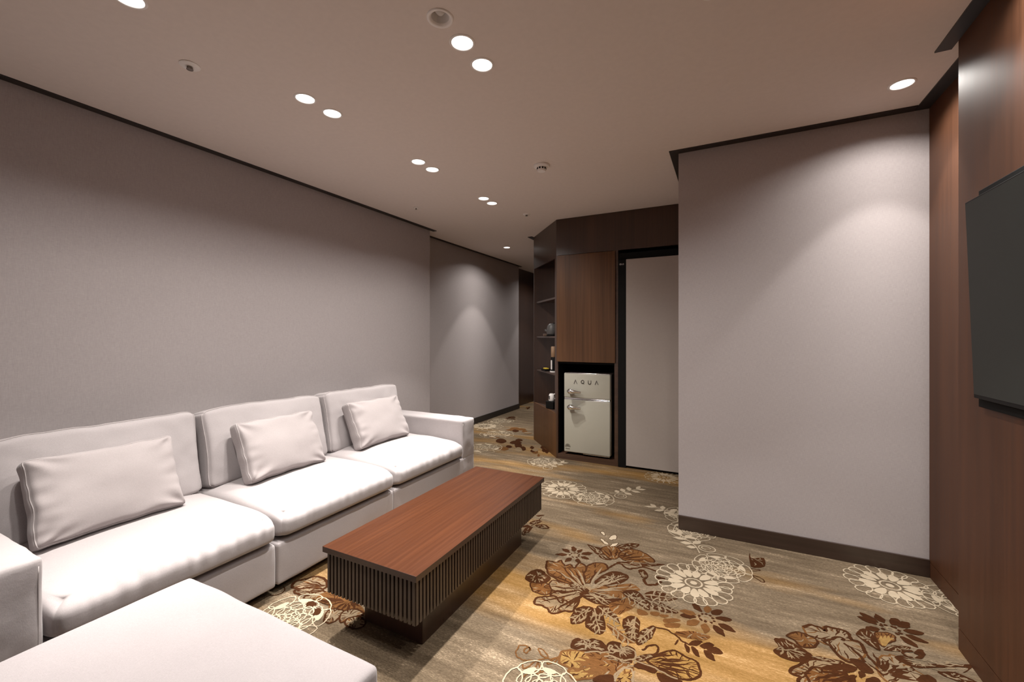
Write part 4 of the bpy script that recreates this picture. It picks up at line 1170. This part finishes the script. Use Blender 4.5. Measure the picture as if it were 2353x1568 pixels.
# ------------------------------------------------------------------ coffee table
TX0, TX1, TY0, TY1, TZ = -1.504, -1.010, 1.219, 2.430, .372
tab = thing('coffee_table', 'long low reddish brown coffee table with slatted sides on a dark plinth', 'table', ((TX0+TX1)/2, (TY0+TY1)/2, 0))
bm = B(TX0, TX1, TY0, TY1, TZ-.024, TZ, bevel=.0012)
for f in bm.faces:
    f.normal_update(); f.material_index = 0 if f.normal.z > .5 else 1
link('table_top', bm, [M_TOP, M_TEDGE], tab)
bm = bmesh.new(); sx0, sx1, sy0, sy1 = TX0+.012, TX1-.012, TY0+.012, TY1-.012; zt, zb = TZ-.024, .178
n1 = 23
for k in range(n1):
    x = sx0 + (sx1-sx0)*(k+.5)/n1; w = (sx1-sx0)/n1*.29
    for y in (sy0, sy1-.012): box(bm, x-w, x+w, y, y+.012, zb, zt)
n2 = 57
for k in range(n2):
    y = sy0 + (sy1-sy0)*(k+.5)/n2; w = (sy1-sy0)/n2*.29
    for x in (sx0, sx1-.012): box(bm, x, x+.012, y-w, y+w, zb, zt)
link('slatted_apron', bm, M_SLAT, tab)
link('apron_core', B(sx0+.0125, sx1-.0125, sy0+.0125, sy1-.0125, zb+.008, zt), M_GAP, tab)
link('plinth', B(-1.417, -1.098, 1.366, 2.287, 0, zb+.008, bevel=.0015), M_TBASE, tab)

# ------------------------------------------------------------------ television
tv = thing('television', 'dark wall mounted flat television tilted forward on the wood wall', 'television', (.81, 1.55, 1.38))
link('back_plate', B(.803, .8203, .90, 2.118, .994, 1.768, bevel=.002), M_GAP, tv)
bm = B(-.012, .0, -.60, .60, -.352, .352, bevel=.002)
M = Matrix.Translation((.790, 1.515, 1.378)) @ Matrix.Rotation(math.radians(-1.9), 4, 'Y')
xform(bm, M); pan = link('panel', bm, M_BLACK, tv)
bm = B(-.0135, -.0118, -.594, .594, -.338, .346); xform(bm, M); link('screen', bm, M_SCREEN, tv)

# ------------------------------------------------------------------ minibar cabinet, fridge, clothes cabinet, corner shelf
YC = 4.064
cab = thing('minibar_cabinet', 'tall dark walnut cabinet with one door above an open fridge niche', 'cabinet', (-1.25, YC+.3, 0))
link('header_panel', B(-1.556, -.29, YC-.002, YC+.02, 2.062, CH-.002), M_DKWOOD, cab)
d = link('door', B(-1.547, -.955, YC-.018, YC, .985, 2.056, bevel=.001), M_DOORWD, cab)
link('side_panel', B(-1.556, -1.538, YC, 4.66, 0, 2.062), M_DKWOOD, cab)
link('side_panel', B(-.964, -.930, YC-.004, 4.66, 0, 2.062), M_SHELF, cab)
link('niche_top', B(-1.538, -.964, YC+.004, 4.66, .965, .985), M_GAP, cab)
link('niche_back', B(-1.538, -.964, 4.645, 4.66, .05, .965), M_GAP, cab)
link('niche_lining', B(-1.538, -1.532, YC+.02, 4.645, .05, .965), M_GAP, cab)
link('niche_lining', B(-.970, -.964, YC+.02, 4.645, .05, .965), M_GAP, cab)
link('plinth', B(-1.538, -.964, YC-.002, 4.66, 0, .050), M_SHELF, cab)

fr = thing('fridge', 'small cream retro two door fridge with chrome handles in the cabinet niche', 'fridge', (-1.243, 4.33, .05))
FX0, FX1, FY = -1.478, -1.008, 4.075
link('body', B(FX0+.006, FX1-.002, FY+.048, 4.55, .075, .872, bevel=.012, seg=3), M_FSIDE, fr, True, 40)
for x in (FX0+.05, FX1-.05):
    for y in (FY+.09, 4.50): link('foot', lathe(bmesh.new(), [(.016, .050), (.016, .078)], (x, y, 0), 16), M_BLACK, fr)
def fdoor(z0, z1):
    d = link('door', B(FX0, FX1, FY, FY+.045, z0, z1, bevel=.010, seg=4), M_FRIDGE, fr, True, 50)
    return d
du = fdoor(.622, .870); dl = fdoor(.075, .606)
link('chrome_trim', B(FX0+.004, FX1-.004, FY-.0015, FY+.02, .6165, .6215, bevel=.001), M_CHROME, fr)
link('chrome_trim', B(FX0+.004, FX1-.004, FY-.0015, FY+.02, .6065, .6105, bevel=.001), M_CHROME, fr)
link('chrome_trim', B(FX0+.012, FX1-.006, FY-.001, FY+.03, .8695, .8735, bevel=.001), M_CHROME, fr)
link('chrome_trim', B(FX0+.20, FX1-.006, FY-.001, FY+.03, .0705, .0755, bevel=.001), M_CHROME, fr)
link('door_seal', B(FX0+.008, FX1-.008, FY+.006, FY+.05, .606, .622), M_BLACK, fr)
link('edge_trim', B(FX1-.001, FX1+.003, FY+.030, FY+.046, .085, .865, bevel=.001), M_CHROME, fr)
def handle(d, x, z):
    bm = bmesh.new()
    lathe(bm, [(.026, 0), (.027, .010), (.024, .020), (.012, .024), (.010, .040)], (x, FY, z), 24, 'y')
    tube(bm, [(x-.020, FY-.046, z+.002), (x-.006, FY-.049, z+.001), (x+.022, FY-.048, z), (x+.060, FY-.044, z-.003), (x+.100, FY-.040, z-.006), (x+.112, FY-.038, z-.007)],
         [.014, .027, .026, .017, .012, .010], 14)
    link('handle', bm, M_CHROME, d, True, 60)
handle(du, -1.402, .693); handle(dl, -1.402, .534)
def strokes(bm, lines, ox, oz, y, s, w, dpt=.003):
    """flat letter strokes standing on a vertical face that looks towards -y"""
    for ln in lines:
        for (a, b) in zip(ln, ln[1:]):
            ax, az, bx, bz = ox+a[0]*s, oz+a[1]*s, ox+b[0]*s, oz+b[1]*s
            dx, dz = bx-ax, bz-az; l = math.hypot(dx, dz) or 1; nx, nz = -dz/l*w/2, dx/l*w/2
            ex, ez = dx/l*w*.3, dz/l*w*.3
            P = [(ax-ex+nx, az-ez+nz), (ax-ex-nx, az-ez-nz), (bx+ex-nx, bz+ez-nz), (bx+ex+nx, bz+ez+nz)]
            f = [bm.verts.new((p[0], y-dpt, p[1])) for p in P]; g = [bm.verts.new((p[0], y+.001, p[1])) for p in P]
            fs = [bm.faces.new(f)] + [bm.faces.new((f[i], f[(i+1) % 4], g[(i+1) % 4], g[i])) for i in range(4)]
            bmesh.ops.recalc_face_normals(bm, faces=fs)
def arc(cx, cz, rx, rz, a0, a1, n=10):
    return [(cx+rx*math.cos(math.radians(a0+(a1-a0)*k/n)), cz+rz*math.sin(math.radians(a0+(a1-a0)*k/n))) for k in range(n+1)]
bm = bmesh.new()
LA = [[(0, 0), (.42, 1), (.84, 0)]]
LQ = [arc(.40, .55, .40, .45, 0, 360, 16), [(.42, .30), (.80, -.05)]]
LU = [[(0, 1), (0, .35)] + arc(.38, .38, .38, .38, 180, 360, 10) + [(.76, 1)]]
for ls, x in ((LA, -1.372), (LQ, -1.298), (LU, -1.226), (LA, -1.157)): bm = bmesh.new(); strokes(bm, ls, x, .768, FY, .036, .006); link('letter', bm, M_LETTER, du)

bm = bmesh.new()
strokes(bm, [arc(0, 0, 1, 1, 0, 180, 12), arc(0, -.05, .62, .72, 20, 160, 8), [(-.35, .1), (-.2, .38), (0, .1), (.2, .38), (.35, .1)], [(-1, 0), (-.55, 0)], [(.55, 0), (1, 0)]], -1.438, .128, FY, .026, .004, .0015)
strokes(bm, [[(-.8, 0), (.8, 0)]], -1.438, .108, FY, .026, .006, .0015)
link('emblem', bm, M_LETTER, dl)

sty = thing('clothes_care_cabinet', 'tall pale glass door clothes cabinet in a black frame, partly behind the block wall', 'wardrobe', (-.62, 4.35, 0))
link('body', B(-.928, -.30, YC+.006, 4.62, 0, 2.032, bevel=.003), M_BLACK, sty)
link('door', B(-.852, -.30, YC-.016, YC+.004, .024, 1.966, bevel=.002), M_STYL, sty)
link('door_edge', B(-.928, -.8535, YC-.012, YC+.004, .0, 1.966, bevel=.002), M_BLACK, sty)
bm = bmesh.new()
strokes(bm, [arc(.5, .5, .5, .5, 0, 360, 16), [(.5, .7), (.5, .35), (.7, .35)], [(1.35, 1), (1.35, .1), (1.85, .1)], arc(2.5, .5, .42, .45, 50, 330, 10) + [(2.92, .5), (2.6, .5)]], -.914, 1.916, YC-.012, .014, .0035, .0008)
link('logo', bm, M_GREYT, sty)

A = Vector((-1.556, 4.064)); D = Vector((-2.077, 4.668)); U = (D-A).normalized(); LEN = (D-A).length
NRM = Vector((U.y, -U.x))
if NRM.x < 0: NRM = -NRM                                  # into the unit
def dg(s, d): p = A + U*s + NRM*d; return (p.x, p.y)
sh = thing('corner_shelf', 'dark walnut corner shelf unit set at an angle beside the fridge cabinet', 'shelf', (-1.72, 4.40, 0))
def dpanel(name, s0, s1, d0, d1, z0, z1, m): link(name, prism(bmesh.new(), [dg(s0, d0), dg(s1, d0), dg(s1, d1), dg(s0, d1)], z0, z1), m, sh)
dpanel('top_panel', 0, LEN, 0, .018, 2.043, CH-.002, M_DKWOOD)
dpanel('lower_panel', 0, LEN, 0, .018, 0, .452, M_DOORWD)
dpanel('stile', 0, .046, 0, .020, .452, 2.043, M_SHELF)
dpanel('stile', LEN-.018, LEN, 0, .020, .452, 2.043, M_SHELF)
PL = [dg(.02, .02), dg(LEN-.03, .02), (-2.04, 4.655), (-1.558, 4.655)]
for z in (.434, .832, 1.222, 1.630): link('shelf_board', prism(bmesh.new(), PL, z, z+.019), M_SHELF, sh)
link('back_panel', B(-2.06, -1.558, 4.655, 4.668, 0, 2.05), M_DKWOOD, sh)
link('back_panel', B(-1.572, -1.558, 4.10, 4.655, 0, 2.05), M_DKWOOD, sh)

# things on the shelves
def rot_obj(bm, a, c):
    bmesh.ops.rotate(bm, verts=bm.verts, matrix=Matrix.Rotation(a, 3, 'Z'), cent=c)
    return bm
k = thing('kettle', 'grey rounded kettle with black handle on the second shelf from the top', 'kettle', (-1.70, 4.34, 1.241))
link('body', lathe(bmesh.new(), [(.050, .018), (.058, .03), (.060, .07), (.050, .115), (.030, .135), (.006, .140)], (-1.712, 4.34, 1.241), 28), M_GREYP, k, True, 50)
link('base', lathe(bmesh.new(), [(.062, 0), (.064, .012), (.052, .018)], (-1.712, 4.34, 1.241), 28), M_BLACK, k, True, 50)
link('handle', tube(bmesh.new(), [(-1.672, 4.36, 1.275), (-1.645, 4.37, 1.30), (-1.640, 4.37, 1.36), (-1.665, 4.36, 1.385), (-1.70, 4.34, 1.378)], .010, 10), M_BLACK, k, True)
link('spout', tube(bmesh.new(), [(-1.755, 4.325, 1.285), (-1.775, 4.32, 1.30), (-1.785, 4.318, 1.315)], [.016, .011, .009], 10), M_GREYP, k, True)
bm = B(-1.835, -1.775, 4.36, 4.42, 1.241, 1.268, bevel=.006); link('pouch', rot_obj(bm, .5, (-1.80, 4.39, 0)), M_BROWNL); tag(bpy.data.objects['pouch'], 'small flat brown pouch lying left of the grey kettle', 'pouch')
k = thing('bottle', 'slim black bottle with tan wooden cap and white label on the third shelf', 'bottle', (-1.688, 4.32, .851))
link('body', lathe(bmesh.new(), [(.028, .012), (.030, .02), (.030, .150), (.024, .163)], (-1.688, 4.32, .851), 24), M_BLACK, k, True, 50)
link('cap', lathe(bmesh.new(), [(.024, .163), (.027, .166), (.027, .272), (.022, .278)], (-1.688, 4.32, .851), 24), M_TAN, k, True, 50)
bm = B(-.009, .009, -.032, -.0295, .03, .13); bmesh.ops.rotate(bm, verts=bm.verts, matrix=Matrix.Rotation(-.38, 3, 'Z')); bmesh.ops.translate(bm, verts=bm.verts, vec=(-1.688, 4.32, .851)); link('bottle_label', bm, M_WHITE, k)
link('base', lathe(bmesh.new(), [(.038, 0), (.038, .012)], (-1.688, 4.32, .851), 24), M_WHITE, k)
k = thing('tray', 'small black tray holding a yellow packet on the third shelf', 'tray', (-1.825, 4.43, .851))
bm = bmesh.new(); box(bm, -1.875, -1.765, 4.395, 4.465, .851, .857); box(bm, -1.875, -1.765, 4.395, 4.400, .857, .875); box(bm, -1.875, -1.765, 4.460, 4.465, .857, .875); box(bm, -1.875, -1.870, 4.400, 4.460, .857, .875); box(bm, -1.770, -1.765, 4.400, 4.460, .857, .875)
rot_obj(bm, -.75, (-1.82, 4.43, 0)); link('tray_body', bm, M_BLACK, k)
bm = B(-1.855, -1.785, 4.41, 4.45, .858, .884, bevel=.004); rot_obj(bm, -.72, (-1.82, 4.43, 0)); o = link('tea_packet', bm, M_YELLOW); tag(o, 'yellow packet lying in the small black tray', 'packet')
k = thing('storage_box', 'black box holding a white jug on the lowest shelf', 'box', (-1.70, 4.33, .453))
bm = B(-1.755, -1.645, 4.28, 4.40, .453, .535, bevel=.006); rot_obj(bm, -.4, (-1.70, 4.34, 0)); link('box_body', bm, M_BLACK, k)
link('clasp', lathe(bmesh.new(), [(.008, 0), (.008, .006), (.003, .009)], (-1.768, 4.318, .488), 14, 'y'), M_CHROME, k, True)
k = thing('jug', 'small white jug with grey patch standing on the black box', 'jug', (-1.712, 4.33, .536))
link('body', lathe(bmesh.new(), [(.030, 0), (.034, .006), (.030, .050), (.026, .070), (.018, .078)], (-1.714, 4.33, .536), 22), M_WHITE, k, True, 50)
link('handle', tube(bmesh.new(), [(-1.690, 4.34, .555), (-1.668, 4.345, .565), (-1.664, 4.345, .598), (-1.678, 4.34, .612), (-1.692, 4.337, .606)], .006, 8), M_WHITE, k, True)
bm = B(-.008, .008, -.0355, -.0315, .018, .056); bmesh.ops.rotate(bm, verts=bm.verts, matrix=Matrix.Rotation(-.42, 3, 'Z')); bmesh.ops.translate(bm, verts=bm.verts, vec=(-1.714, 4.33, .536)); link('water_gauge', bm, M_GREYP, k)

# ------------------------------------------------------------------ world, camera, colour
w = bpy.data.worlds.new('dim_world'); SC.world = w; w.use_nodes = True
w.node_tree.nodes['Background'].inputs[0].default_value = (.02, .018, .016, 1)
cam = bpy.data.cameras.new('camera'); co = bpy.data.objects.new('camera', cam); COL.objects.link(co)
FPX = 976.0
cam.sensor_fit = 'HORIZONTAL'; cam.sensor_width = 36; cam.lens = FPX/2353*36
cam.shift_x = 0; cam.shift_y = -13/2353
cam.clip_start = .02
co.location = (0, 0, 1.25); co.rotation_euler = (PI/2, 0, math.atan(495.5/FPX))
SC.camera = co
SC.view_settings.view_transform = VT
SC.view_settings.look = LOOK
SC.view_settings.exposure = EXPO; SC.view_settings.gamma = GAM
SC.cycles.max_bounces = 7; SC.cycles.diffuse_bounces = 5; SC.cycles.glossy_bounces = 3
SC.cycles.use_adaptive_sampling = True; SC.cycles.adaptive_threshold = .04
SC.cycles.sample_clamp_indirect = 6.0
SC.cycles.caustics_reflective = False; SC.cycles.caustics_refractive = False
SC.cycles.use_denoising = True
